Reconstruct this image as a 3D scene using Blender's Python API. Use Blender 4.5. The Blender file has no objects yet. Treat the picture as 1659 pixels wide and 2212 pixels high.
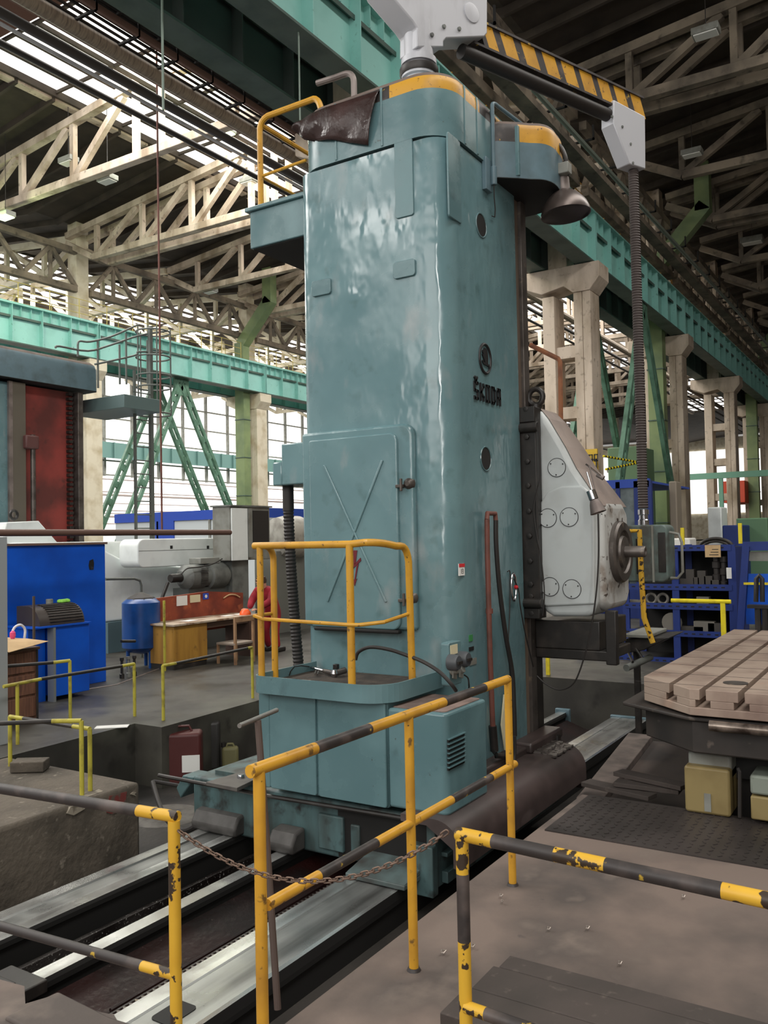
import bpy, bmesh, math, random
import numpy as np
from mathutils import Vector, Matrix
random.seed(7)
S = bpy.context.scene
C = S.collection
# ------------------------------------------------------------------ camera
YAW, PIT, ROL, FPX, HC = 0.5627334, 0.03188107, -0.01970223, 1856.06, 1.75
_f = Vector((math.cos(PIT)*math.cos(YAW), math.cos(PIT)*math.sin(YAW), math.sin(PIT)))
_r0 = Vector((math.sin(YAW), -math.cos(YAW), 0)); _u0 = _r0.cross(_f)
_r = _r0*math.cos(ROL)+_u0*math.sin(ROL); _u = -_r0*math.sin(ROL)+_u0*math.cos(ROL)
cam = bpy.data.cameras.new('camera'); cob = bpy.data.objects.new('camera', cam); C.objects.link(cob)
cam.sensor_fit = 'VERTICAL'; cam.sensor_height = 24; cam.lens = 24*FPX/2212; cam.clip_end = 500; cam.clip_start = 0.05
M = Matrix((_r, _u, -_f)).transposed().to_4x4(); M.translation = Vector((0, 0, HC)); cob.matrix_world = M
S.camera = cob
# ------------------------------------------------------------------ world, light, exposure
S.view_settings.view_transform = 'Standard'; S.view_settings.look = 'None'; S.view_settings.gamma = 1
S.view_settings.use_curve_mapping = False; S.view_settings.exposure = 0.0
W = bpy.data.worlds.new('world'); S.world = W; W.use_nodes = True
W.node_tree.nodes['Background'].inputs[0].default_value = (1.0, 0.97, 0.92, 1)
W.node_tree.nodes['Background'].inputs[1].default_value = 0.36
def area(name, loc, rot, sx, sy, power, col=(1, 0.96, 0.9)):
    l = bpy.data.lights.new(name, 'AREA'); l.shape = 'RECTANGLE'; l.size = sx; l.size_y = sy; l.energy = power; l.color = col
    o = bpy.data.objects.new(name, l); C.objects.link(o); o.location = loc; o.rotation_euler = rot; return o
# daylight through the roof lights of the hall bays
area('roof_light_near_bay', (10, -4, 17.0), (0, 0, 0), 40, 5, 3800)
area('roof_light_middle_bay', (28, 21, 17.7), (0, 0, 0), 60, 6, 8500)
area('roof_light_far_bay', (45, 46, 17.0), (0, 0, 0), 70, 7, 15000)
def aim(name, loc, to, sx, sy, power, col=(1, .97, .93)):
    o = area(name, loc, (0, 0, 0), sx, sy, power, col); o.rotation_euler = (Vector(to)-Vector(loc)).to_track_quat('-Z', 'Y').to_euler(); return o
aim('window_light_behind', (-9, 3, 7), (6, 4, 2), 14, 6, 800)
aim('window_light_rear_left', (-12, 14.5, 12.5), (6, 4, 4), 4, 3, 260)  # area light added for blotchy reflections in the column enamel
aim('window_light_left_gable', (-2, 21, 13), (12, 12, 0), 8, 5, 1500)  # added fill light that brightens the white machines on the left
aim('window_light_rear_right', (-7, -6, 6), (6, 3.2, 3), .9, 7, 420)  # narrow light added for the highlight streak on the column corner
area('window_light_middle_bay', (26, 12.5, 13), (math.radians(35), 0, 0), 60, 2.5, 2200)
# ------------------------------------------------------------------ photograph helpers (world points on real planes)
def ray(x, y): return _f+_r*((x-829.5)/FPX)-_u*((y-1106)/FPX)
CAM = Vector((0, 0, HC))
def AZ(x, y, z): d = ray(x, y); return CAM+d*((z-HC)/d.z)
def AX(x, y, X): d = ray(x, y); return CAM+d*(X/d.x)
def AY(x, y, Y): d = ray(x, y); return CAM+d*(Y/d.y)
# ------------------------------------------------------------------ materials
def lin(c):
    return tuple(((v/255)/12.92 if v/255 <= 0.04045 else ((v/255+0.055)/1.055)**2.4) for v in c)+(1,)
MATS = {}
def P(name, col, rough=0.5, metal=0.0, var=(), bump=None, rvar=None, spec=None, coat=0, emit=None):
    """var: list of (colour, noise scale, low, high, (sx,sy,sz))"""
    if name in MATS: return MATS[name]
    m = bpy.data.materials.new(name); m.use_nodes = True; nt = m.node_tree; N = nt.nodes; L = nt.links
    b = N['Principled BSDF']; b.inputs['Roughness'].default_value = rough; b.inputs['Metallic'].default_value = metal
    if spec is not None: b.inputs['Specular IOR Level'].default_value = spec
    if coat: b.inputs['Coat Weight'].default_value = coat; b.inputs['Coat Roughness'].default_value = 0.12
    tc = N.new('ShaderNodeTexCoord')
    def noise(scale, st=(1, 1, 1), detail=5):
        mp = N.new('ShaderNodeMapping'); mp.inputs['Scale'].default_value = st; L.new(tc.outputs['Object'], mp.inputs[0])
        n = N.new('ShaderNodeTexNoise'); n.inputs['Scale'].default_value = scale; n.inputs['Detail'].default_value = detail
        L.new(mp.outputs[0], n.inputs['Vector']); return n.outputs['Fac']
    cur = None
    for v in var:
        c2, sc, lo, hi = v[:4]; st = v[4] if len(v) > 4 else (1, 1, 1)
        mr = N.new('ShaderNodeMapRange'); mr.inputs['From Min'].default_value = lo; mr.inputs['From Max'].default_value = hi
        L.new(noise(sc, st), mr.inputs[0])
        mx = N.new('ShaderNodeMix'); mx.data_type = 'RGBA'
        L.new(mr.outputs[0], mx.inputs[0])
        if cur is None: mx.inputs[6].default_value = lin(col)
        else: L.new(cur, mx.inputs[6])
        mx.inputs[7].default_value = lin(c2); cur = mx.outputs[2]
    if cur is None: b.inputs['Base Color'].default_value = lin(col)
    else: L.new(cur, b.inputs['Base Color'])
    if bump:
        bn = N.new('ShaderNodeBump'); bn.inputs['Strength'].default_value = bump[1]; bn.inputs['Distance'].default_value = bump[2] if len(bump) > 2 else 0.02
        L.new(noise(bump[0], bump[3] if len(bump) > 3 else (1, 1, 1), 3), bn.inputs['Height']); L.new(bn.outputs[0], b.inputs['Normal'])
    if rvar:
        mr = N.new('ShaderNodeMapRange'); mr.inputs['From Min'].default_value = 0.35; mr.inputs['From Max'].default_value = 0.65
        mr.inputs['To Min'].default_value = rvar[1]; mr.inputs['To Max'].default_value = rvar[2]
        L.new(noise(rvar[0]), mr.inputs[0]); L.new(mr.outputs[0], b.inputs['Roughness'])
    if emit:
        b.inputs['Emission Color'].default_value = lin(emit[0]); b.inputs['Emission Strength'].default_value = emit[1]
    MATS[name] = m; return m
TEAL = P('teal_enamel', (90, 120, 125), 0.28, 0, [((104, 137, 142), 2.2, .45, .75), ((76, 100, 104), 6, .62, .8), ((66, 66, 62), 22, .72, .78)], bump=(4, .35, .012), rvar=(2.2, .16, .42), spec=.6)
TEALCOL = P('teal_column_enamel', (98, 130, 136), 0.2, 0, [((108, 141, 146), 1.6, .45, .75), ((80, 108, 110), 5, .6, .8), ((140, 150, 152), 3.1, .60, .78, (1, 1, .55))], bump=(3.0, .8, .03, (1, 1, .6)), rvar=(2.4, .08, .34), spec=.8)
TEALD = P('grimy_teal_enamel', (80, 106, 108), 0.5, 0, [((58, 66, 64), 5, .4, .65, (1, 1, .3)), ((40, 36, 34), 9, .55, .75)], bump=(12, .2, .006))
TEALB = P('blue_grey_enamel', (94, 118, 128), 0.4, 0, [((76, 94, 100), 4, .45, .75)])
CON = P('pale_concrete', (210, 195, 178), 0.85, 0, [((150, 134, 114), 1.3, .42, .68, (1, 1, .35)), ((110, 98, 84), 5, .6, .8)], bump=(14, .3, .01))
COND = P('sooty_concrete', (142, 130, 114), 0.9, 0, [((98, 90, 80), 1.0, .4, .65), ((60, 54, 48), 3, .58, .78)], bump=(14, .3, .01))
CONB = P('rough_brown_concrete', (96, 88, 78), 0.9, 0, [((72, 66, 58), 3, .4, .65), ((140, 132, 120), 16, .62, .8)], bump=(18, .6, .02))
CONW = P('lime_washed_concrete', (214, 206, 186), 0.85, 0, [((182, 168, 140), 1.5, .45, .7)], bump=(14, .2, .01))
FLOORB = P('brown_dusty_floor', (112, 98, 90), 0.75, 0, [((76, 68, 64), 1.6, .42, .62), ((112, 100, 92), 3.2, .56, .72), ((44, 42, 44), 5, .68, .78)], bump=(40, .25, .004))
FLOORG = P('grey_oily_floor', (72, 70, 64), 0.55, 0, [((52, 50, 46), 1.3, .4, .62), ((88, 88, 78), .9, .55, .75), ((40, 38, 35), 4, .6, .75)], bump=(30, .2, .004), rvar=(1.2, .35, .7))
PITF = P('oily_pit_concrete', (58, 54, 50), 0.7, 0, [((34, 32, 30), 2, .4, .65), ((84, 80, 74), 9, .66, .8)], bump=(20, .4, .01))
PITW = P('dark_pit_wall_concrete', (70, 66, 58), 0.9, 0, [((48, 45, 40), 1.5, .4, .65, (1, 1, .4)), ((92, 88, 76), 4, .62, .8)], bump=(16, .3, .01))
GREEN = P('crane_green_paint', (150, 208, 200), 0.5, 0, [((130, 188, 180), 1.2, .45, .75), ((84, 128, 116), 7, .64, .82)])
GREEND = P('dark_green_paint', (78, 98, 90), 0.55, 0, [((50, 74, 66), 1.5, .4, .7)])
GREENB = P('brace_green_paint', (100, 140, 120), 0.55, 0, [((62, 98, 78), 2.5, .4, .7)])
OLIVE = P('olive_duct_paint', (132, 150, 104), 0.6, 0, [((100, 120, 88), .9, .4, .7)])
YEL = P('yellow_paint', (204, 152, 46), 0.42, 0, [((176, 128, 44), 5, .45, .7), ((112, 82, 40), 24, .64, .70), ((52, 42, 34), 34, .70, .74)])
YELW = P('chipped_yellow_paint', (206, 162, 48), 0.45, 0, [((196, 150, 40), 6, .45, .7), ((52, 40, 30), 22, .56, .58)])
BLKP = P('worn_black_paint', (48, 43, 42), 0.5, 0, [((88, 78, 74), 8, .5, .7), ((176, 146, 50), 20, .67, .70)])
YELN = P('bright_yellow_paint', (232, 214, 40), 0.45, 0, [((200, 176, 40), 9, .5, .75)])
YELF = P('dull_green_yellow_paint', (178, 168, 62), 0.5, 0, [((120, 106, 50), 10, .5, .72)])
BLK = P('black_oily_metal', (36, 33, 31), 0.45, 0, [((58, 52, 48), 6, .5, .75)], bump=(20, .2, .005))
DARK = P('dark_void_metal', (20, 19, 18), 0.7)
STEEL = P('polished_way_steel', (214, 216, 214), 0.22, 0.8, [((150, 150, 148), 2.2, .45, .75, (.3, 4, 1))], rvar=(2, .14, .3))
STEELD = P('dull_way_steel', (150, 152, 150), 0.34, 0.7, [((96, 96, 94), 1.6, .42, .7, (.3, 4, 1))], rvar=(4, .25, .45))
OILRED = P('dark_oxide_red_trough', (38, 15, 13), 0.4, 0, [((24, 14, 12), 2.2, .4, .6), ((70, 60, 56), 30, .68, .74)], bump=(24, .4, .01))
OILBLK = P('swarf_covered_trough', (58, 54, 52), 0.45, 0.3, [((26, 20, 18), 2, .4, .6), ((190, 188, 184), 70, .64, .70)], bump=(50, .7, .01))
BRNC = P('dark_brown_cover_steel', (78, 66, 64), 0.42, 0, [((54, 46, 44), 2.4, .4, .65), ((104, 92, 90), 4, .62, .8, (.4, 1, 1))], bump=(10, .15, .005))
BROWNST = P('brown_way_strip', (128, 112, 98), 0.55, 0.2, [((98, 86, 76), 2, .4, .7, (1, 1, .2))])
WHT = P('grey_white_enamel', (190, 196, 196), 0.4, 0, [((166, 168, 166), 2, .5, .75), ((124, 114, 106), 7, .70, .8)], bump=(3, .2, .01), rvar=(3, .28, .5))
WHTB = P('taupe_dusty_enamel', (150, 136, 128), 0.6, 0, [((124, 112, 106), 3, .45, .7)])
WHTC = P('chipped_white_enamel', (188, 190, 188), 0.45, 0, [((140, 132, 124), 5, .52, .68), ((70, 60, 54), 12, .60, .64)])
WHTF = P('pale_machine_enamel', (232, 238, 236), 0.45, 0, [((204, 210, 208), 2, .5, .8)])
GREYM = P('grey_motor_enamel', (112, 116, 112), 0.5, 0, [((78, 80, 78), 4, .45, .7)])
SILV = P('silver_sheet', (190, 192, 198), 0.45, 0.1, [((150, 150, 154), 3, .55, .8, (1, 1, .3))])
CAST = P('bare_cast_iron', (104, 98, 94), 0.42, 0.6, [((70, 64, 60), 5, .45, .7), ((140, 128, 112), 12, .62, .75)])
CHROME = P('chrome_metal', (180, 180, 184), 0.18, 1.0)
ALU = P('weathered_aluminium', (140, 130, 126), 0.5, 0.5, [((108, 98, 94), 4, .4, .7)])
BLUE = P('blue_cabinet_paint', (10, 88, 206), 0.4, 0, [((8, 72, 176), 1.5, .42, .7)])
BLUET = P('blue_tank_paint', (24, 74, 140), 0.32, 0, [((16, 54, 108), 3, .45, .7)])
BLUES = P('blue_rack_paint', (26, 50, 122), 0.5, 0, [((22, 46, 112), 4, .45, .7)])
BLUEM = P('royal_blue_fascia', (44, 78, 178), 0.5)
RUST = P('rusty_brown_pipe', (112, 66, 56), 0.6, 0, [((84, 54, 46), 6, .45, .7)])
RUSTO = P('orange_rust_pipe', (146, 92, 58), 0.7, 0, [((110, 70, 50), 5, .45, .7)])
REDF = P('red_oxide_paint', (142, 58, 52), 0.6, 0, [((96, 44, 40), 1.3, .42, .66), ((66, 40, 36), 4, .62, .8)])
RUB = P('black_rubber', (38, 34, 32), 0.6)
HOSE = P('ribbed_grey_hose', (72, 64, 62), 0.6)
ORNG = P('copper_red_board', (150, 72, 48), 0.55, 0, [((112, 52, 40), 3, .42, .66), ((178, 96, 62), 5, .6, .75)])
WOOD = P('yellowed_plywood', (172, 128, 52), 0.55, 0, [((136, 96, 40), 2, .42, .7, (3, 3, .4)), ((88, 62, 36), 7, .62, .8)])
WOODB = P('brown_veneer', (122, 84, 66), 0.55, 0, [((96, 66, 54), 14, .42, .6, (6, 6, .3))])
WOODL = P('worn_beech', (150, 118, 88), 0.6, 0, [((112, 84, 62), 8, .45, .7)])
WOODD = P('dark_step_board', (66, 58, 54), 0.8, 0, [((54, 48, 44), 3, .45, .7), ((84, 76, 70), 22, .62, .75)], bump=(30, .3, .004))
CARD = P('cardboard', (196, 166, 124), 0.8, 0, [((172, 142, 104), 5, .5, .75)])
TOPM = P('brown_table_iron', (164, 146, 132), 0.5, 0.15, [((126, 106, 96), 3, .45, .7), ((168, 144, 128), 6, .6, .78)])
TABD = P('dark_table_casting', (52, 46, 42), 0.6, 0, [((36, 33, 31), 3, .42, .65), ((100, 90, 82), 10, .66, .78)])
IVORY = P('yellowed_ivory_enamel', (138, 122, 80), 0.5, 0, [((108, 90, 54), 2.5, .42, .7), ((90, 76, 54), 6, .64, .8)])
PALEG = P('pale_grey_casting', (132, 134, 128), 0.5, 0, [((108, 106, 98), 4, .45, .7)])
ROOF = P('brown_roof_slab', (62, 54, 46), 0.9, 0, [((46, 40, 34), 1.2, .42, .7)])
ROOFR = P('dark_roof_rib', (72, 64, 56), 0.9, 0, [((52, 46, 40), 1.2, .42, .7)])
GLASSW = P('sunlit_milky_glazing', (250, 250, 250), 0.6, emit=((255, 252, 246), 1.6))
GLASSF = P('far_bay_milky_glazing', (250, 250, 250), 0.6, emit=((255, 252, 246), 1.15))
PLAST = P('brown_plastic_sheet', (52, 38, 36), 0.2, 0, [((70, 52, 50), 4, .5, .75)], bump=(9, .5, .02), rvar=(6, .12, .4))
REDC = P('red_overall_cloth', (150, 22, 40), 0.8, 0, [((112, 16, 30), 5, .45, .7)], bump=(12, .6, .02))
REDJ = P('dark_red_plastic', (80, 34, 32), 0.5, 0, [((76, 30, 28), 4, .45, .7)])
PAPER = P('white_paper', (228, 228, 224), 0.8)
PAPERY = P('creamy_plate', (214, 204, 170), 0.7)
LIME = P('lime_green_cloth', (150, 220, 90), 0.8)
PINK = P('pink_plastic', (232, 84, 140), 0.5)
WPL = P('white_plastic', (226, 226, 230), 0.4)
BLACKL = P('black_lettering', (30, 30, 32), 0.45)
REDM = P('dark_red_marking', (104, 20, 34), 0.6)
REDL = P('red_label', (208, 40, 48), 0.6)
ORR = P('orange_red_paint', (206, 78, 52), 0.6)
SIGNY = P('sign_yellow', (206, 170, 44), 0.6, 0, [((180, 146, 40), 4, .5, .75)])
DIA = P('tread_plate_steel', (74, 68, 66), 0.45, 0.35, [((54, 50, 48), 2, .42, .66)])
PALEB = P('pale_bluish_panel', (198, 206, 210), 0.5)  # even pale bluish tone of the office wall
SOCKG = P('grey_socket_plastic', (74, 78, 82), 0.5)
LAMPE = P('glowing_lamp_lens', (255, 255, 230), 0.4, emit=((226, 255, 170), 9))
SKINC = P('skin', (190, 140, 116), 0.6)
# ------------------------------------------------------------------ mesh builder
class MB:
    def __init__(s): s.v = []; s.f = []; s.m = []
    def add(s, vs, fs, mi=0):
        n = len(s.v); s.v += [tuple(v) for v in vs]; s.f += [tuple(i+n for i in f) for f in fs]; s.m += [mi]*len(fs); return s
    def box(s, x0, x1, y0, y1, z0, z1, mi=0):
        if x0 > x1: x0, x1 = x1, x0
        if y0 > y1: y0, y1 = y1, y0
        if z0 > z1: z0, z1 = z1, z0
        return s.add([(x0, y0, z0), (x1, y0, z0), (x1, y1, z0), (x0, y1, z0), (x0, y0, z1), (x1, y0, z1), (x1, y1, z1), (x0, y1, z1)],
                     [(0, 3, 2, 1), (4, 5, 6, 7), (0, 1, 5, 4), (1, 2, 6, 5), (2, 3, 7, 6), (3, 0, 4, 7)], mi)
    def obox(s, c, ax, ay, az, mi=0):
        c, ax, ay, az = map(Vector, (c, ax, ay, az)); vs = []
        for k in (-1, 1):
            for i, j in ((-1, -1), (1, -1), (1, 1), (-1, 1)): vs.append(c+ax*i+ay*j+az*k)
        return s.add(vs, [(0, 3, 2, 1), (4, 5, 6, 7), (0, 1, 5, 4), (1, 2, 6, 5), (2, 3, 7, 6), (3, 0, 4, 7)], mi)
    def beam(s, p, q, w, h, up=(0, 0, 1), mi=0):
        p, q, up = Vector(p), Vector(q), Vector(up); d = (q-p); L = d.length; d.normalize()
        sd = d.cross(up)
        if sd.length < 1e-4: sd = d.cross(Vector((1, 0, 0)))
        sd.normalize(); u = sd.cross(d)
        return s.obox((p+q)/2, d*L/2, sd*w/2, u*h/2, mi)
    def prism(s, poly, ax, a0, a1, mi=0):
        """poly 2D; ax 'x': (y,z), 'y': (x,z), 'z': (x,y)"""
        def mk(p, a):
            return {'x': (a, p[0], p[1]), 'y': (p[0], a, p[1]), 'z': (p[0], p[1], a)}[ax]
        n = len(poly); vs = [mk(p, a0) for p in poly]+[mk(p, a1) for p in poly]
        fs = [tuple(range(n))[::-1], tuple(range(n, 2*n))]+[(i, (i+1) % n, n+(i+1) % n, n+i) for i in range(n)]
        return s.add(vs, fs, mi)
    def tube(s, pts, r, n=10, caps=True, mi=0, stripes=None, closed=False):
        pts = [Vector(p) for p in pts]; rings = []; N = len(pts); prev = None
        for i, p in enumerate(pts):
            if closed: d = pts[(i+1) % N]-pts[i-1]
            else: d = (pts[min(i+1, N-1)]-pts[max(i-1, 0)])
            d.normalize()
            if prev is None:
                a = Vector((0, 0, 1)) if abs(d.z) < .9 else Vector((1, 0, 0)); a = (a-d*a.dot(d)).normalized()
            else: a = (prev-d*prev.dot(d)).normalized()
            prev = a; b = d.cross(a); rr = r[i] if isinstance(r, (list, tuple)) else r
            rings.append([p+(a*math.cos(2*math.pi*k/n)+b*math.sin(2*math.pi*k/n))*rr for k in range(n)])
        base = len(s.v)
        for R in rings: s.v += [tuple(v) for v in R]
        segs = N if closed else N-1
        for i in range(segs):
            j = (i+1) % N; mm = stripes[i % len(stripes)] if stripes else mi
            for k in range(n):
                s.f.append((base+i*n+k, base+i*n+(k+1) % n, base+j*n+(k+1) % n, base+j*n+k)); s.m.append(mm)
        if caps and not closed:
            s.f.append(tuple(base+k for k in range(n))[::-1]); s.m.append(stripes[0] if stripes else mi)
            s.f.append(tuple(base+(N-1)*n+k for k in range(n))); s.m.append(stripes[-1] if stripes else mi)
        return s
    def cyl(s, p, q, r, n=20, mi=0): return s.tube([p, q], r, n, True, mi)
    def lathe(s, prof, o, ax=(0, 0, 1), n=24, mi=0):
        """prof: (r, h) list"""
        o, ax = Vector(o), Vector(ax).normalized(); a = Vector((1, 0, 0)) if abs(ax.x) < .9 else Vector((0, 1, 0))
        a = (a-ax*a.dot(ax)).normalized(); b = ax.cross(a); base = len(s.v)
        for r, h in prof:
            for k in range(n):
                t = 2*math.pi*k/n; s.v.append(tuple(o+ax*h+(a*math.cos(t)+b*math.sin(t))*max(r, 1e-4)))
        for i in range(len(prof)-1):
            for k in range(n):
                s.f.append((base+i*n+k, base+i*n+(k+1) % n, base+(i+1)*n+(k+1) % n, base+(i+1)*n+k)); s.m.append(mi)
        s.f.append(tuple(base+k for k in range(n))[::-1]); s.m.append(mi)
        s.f.append(tuple(base+(len(prof)-1)*n+k for k in range(n))); s.m.append(mi)
        return s
def rrect(x0, x1, y0, y1, r, n=6):
    """rounded rectangle polygon; r number or 4 radii at (x0,y0),(x1,y0),(x1,y1),(x0,y1)"""
    R = r if isinstance(r, (list, tuple)) else (r,)*4; out = []
    for (cx, cy, a0), rr in zip(((x0, y0, 180), (x1, y0, 270), (x1, y1, 0), (x0, y1, 90)), R):
        if rr <= 0: out.append((cx, cy)); continue
        ox = cx+(rr if cx == x0 else -rr); oy = cy+(rr if cy == y0 else -rr)
        for k in range(n+1):
            t = math.radians(a0+90*k/n); out.append((ox+rr*math.cos(t), oy+rr*math.sin(t)))
    return out
def arc(c, p, q, n=8):
    """quadratic bezier p -> c -> q"""
    p, q, c = Vector(p), Vector(q), Vector(c); return [p*(1-t)**2+c*2*t*(1-t)+q*t*t for t in [i/n for i in range(n+1)]]
def build(name, mb, mats, parent=None, bevel=0, smooth=35, seg=2):
    me = bpy.data.meshes.new(name); me.from_pydata(mb.v, [], mb.f); me.update()
    bm = bmesh.new(); bm.from_mesh(me); bmesh.ops.recalc_face_normals(bm, faces=bm.faces); bm.to_mesh(me); bm.free()
    if not isinstance(mats, (list, tuple)): mats = [mats]
    for m in mats: me.materials.append(m)
    if len(mats) > 1: me.polygons.foreach_set('material_index', mb.m)
    if smooth:
        me.polygons.foreach_set('use_smooth', [True]*len(me.polygons)); me.set_sharp_from_angle(angle=math.radians(smooth))
    o = bpy.data.objects.new(name, me); C.objects.link(o)
    if bevel:
        b = o.modifiers.new('bevel', 'BEVEL'); b.width = bevel; b.segments = seg; b.limit_method = 'ANGLE'; b.angle_limit = math.radians(50)
    if parent is not None: attach(o, parent)
    return o
def attach(o, parent):
    o.parent = parent; o.matrix_parent_inverse = TM[parent.name].inverted()
TM = {}
ORD_ = ['first', 'second', 'third', 'fourth', 'fifth', 'sixth', 'seventh', 'eighth', 'ninth']
def note(o, m=None): TM[o.name] = m or Matrix.Identity(4)
def tag(o, label=None, cat=None, group=None, kind=None):
    if label: o['label'] = label
    if cat: o['category'] = cat
    if group: o['group'] = group
    if kind: o['kind'] = kind
    note(o); return o
def thing(name, label, cat, loc=(0, 0, 0), group=None):
    o = bpy.data.objects.new(name, None); C.objects.link(o); o.location = loc; o.empty_display_size = .1
    tag(o, label, cat, group); TM[o.name] = Matrix.Translation(Vector(loc)); return o
def part(name, mb, mat, parent, **k):
    o = build(name, mb, mat, parent, **k); note(o); return o
def solo(name, mb, mat, label, cat, group=None, kind=None, **k):
    return tag(build(name, mb, mat, None, **k), label, cat, group, kind)
def struct(name, mb, mat, parent=None, **k):
    o = build(name, mb, mat, parent, **k)
    if parent is None: o['kind'] = 'structure'
    note(o); return o
KIDS = {}
def kids(o): return [c for c in C.objects if c.parent == o]
def dup(root, off, label=None, group=None, tree=None):
    """copy of a thing with its parts and sub-parts, moved by off"""
    off = Vector(off); r = root.copy(); C.objects.link(r); r.location = root.location+off
    if label: r['label'] = label
    if group: r['group'] = group
    for ch in root.children:
        c = ch.copy(); C.objects.link(c); c.parent = r; c.matrix_parent_inverse = ch.matrix_parent_inverse
        for g in ch.children:
            d = g.copy(); C.objects.link(d); d.parent = c; d.matrix_parent_inverse = g.matrix_parent_inverse
    return r
ORD = ['first', 'second', 'third', 'fourth', 'fifth', 'sixth', 'seventh', 'eighth', 'ninth', 'tenth', 'eleventh', 'twelfth']

# ================================================================== SETTING
FZ = -0.2
m = MB(); m.box(-8, 5.66, -14, 2.03, -.9, 0); struct('floor', m, FLOORB)
jag = [(-8, 2.03), (2.15, 2.03), (2.14, 2.5), (2.20, 2.62), (2.14, 2.9), (2.19, 2.93), (2.08, 2.98), (2.16, 3.1), (2.12, 3.4), (2.16, 4.2), (2.1, 5.45), (-8, 5.45)]
m = MB(); m.prism(jag, 'z', -.9, 0); struct('floor', m, FLOORB)
m = MB(); m.box(2.0, 11.4, 2.0, 7.6, -1.0, -.85); struct('floor', m, PITF)
m = MB(); m.prism([(-8, 7.2), (4.85, 7.3), (6.5, 7.36), (6.5, 6.95), (8.2, 7.03), (11.3, 7.03), (11.3, 9), (150, 9), (150, 62), (-8, 62)], 'z', -.9, FZ); struct('floor', m, [FLOORG])
m = MB(); m.box(11.3, 150, -14, 9.0, -.9, FZ); struct('floor', m, FLOORG)
m = MB(); m.box(5.66, 11.3, -14, 2.2, -.9, -.45); struct('floor', m, PITF)
# concrete block beside the pit
LEDGE = None
poly = [(-4, 5.45), (3.6, 5.5), (4.93, 5.53), (4.93, 7.3), (-4, 7.25)]
m = MB(); m.prism(poly, 'z', -.86, FZ); LEDGE = solo('concrete_ledge', m, CONB, 'rough concrete ledge with red and white paint marks beside the bright rails', 'concrete ledge', bevel=.03)
DULLW = P('dull_white_paint', (142, 134, 120), .8, 0, [((100, 92, 80), 12, .5, .6)])
REDP = P('faded_red_paint', (110, 48, 44), .8, 0, [((88, 74, 66), 14, .48, .55)])
for (x0, x1, z0, z1, mt) in ((4.58, 4.76, -.38, -.24, REDP), (4.2, 4.36, -.28, -.22, DULLW), (4.82, 4.86, -.3, -.27, DULLW)):
    part('paint_patch', MB().prism([(x0, z0+.03), (x0+.06, z0), (x1, z0+.02), (x1+.02, z1), (x0+.03, z1+.01)], 'y', 5.50 if x0 < 4.5 else 5.515, 5.56), mt, LEDGE, smooth=0)
part('paint_patch', MB().prism([(4.35, 5.56), (4.6, 5.58), (4.62, 5.66), (4.5, 5.62), (4.38, 5.65)], 'z', FZ-.02, FZ+.003), DULLW, LEDGE, smooth=0)
# roof
def roof(y0, y1, sky):
    mid = (y0+y1)/2; hw = 4.2
    for (a, b) in ((y0, mid-hw), (mid+hw, y1)):
        za = 17.0 if a == y0 else 18.0; zb = 18.0 if a == y0 else 17.0
        mm = MB(); mm.prism([(a, za), (b, zb), (b, zb+.3), (a, za+.3)], 'x', -2, 152); struct('ceiling', mm, ROOF)
        rb = MB(); x = -1.5
        while x < 110:
            rb.prism([(a, za-.25), (b, zb-.25), (b, zb), (a, za)], 'x', x, x+.12); x += 1.5
        o = struct('ceiling', rb, ROOFR)
roof(-15, 9.8, 1); roof(9.8, 33.9, 1); roof(33.9, 58, 1)
def skylight(n, mid, segs, glass, dark=1):
    for x0, x1 in segs:
        g = MB(); g.box(x0, x1, mid-4.1, mid+4.1, 18.15, 18.2); struct('window_%d' % n, g, glass)
        fr = MB()
        for s in (-1, 1): fr.box(x0-.2, x1+.2, mid+s*4.15-.06, mid+s*4.15+.06, 17.9, 18.3)
        for k in range(1, 8): fr.box(x0, x1, mid-4.15+k*1.04-.05, mid-4.15+k*1.04+.05, 17.98, 18.12)
        cb = MB(); cb.box(x0-.2, x1+.2, mid+4.22, mid+4.55, 17.82, 17.98); struct('trim_%d' % n, cb, CON)
        x = x0
        while x <= x1+.01: fr.box(x-.04, x+.04, mid-4.1, mid+4.1, 18.0, 18.11); x += 3.0
        struct('trim_%d' % n, fr, ROOFR)
    segs = sorted(segs); prev = -2
    for x0, x1 in list(segs)+[(152, 153)]:
        if x0-prev > .3:
            c = MB(); c.box(prev, x0-.2, mid-4.3, mid+4.3, 18.0, 18.2); struct('ceiling', c, P('rust_red_roof', (84, 50, 42), .9) if mid > 12 and prev < 16.7 else ROOF)
        prev = x1+.2
skylight(1, 21.85, [(2, 11), (16.6, 47), (56, 84), (92, 120)], GLASSW)
skylight(2, 45.9, [(18, 50), (54, 86), (90, 122)], GLASSW)
skylight(3, -2.6, [(60, 100)], GLASSF)
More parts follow.
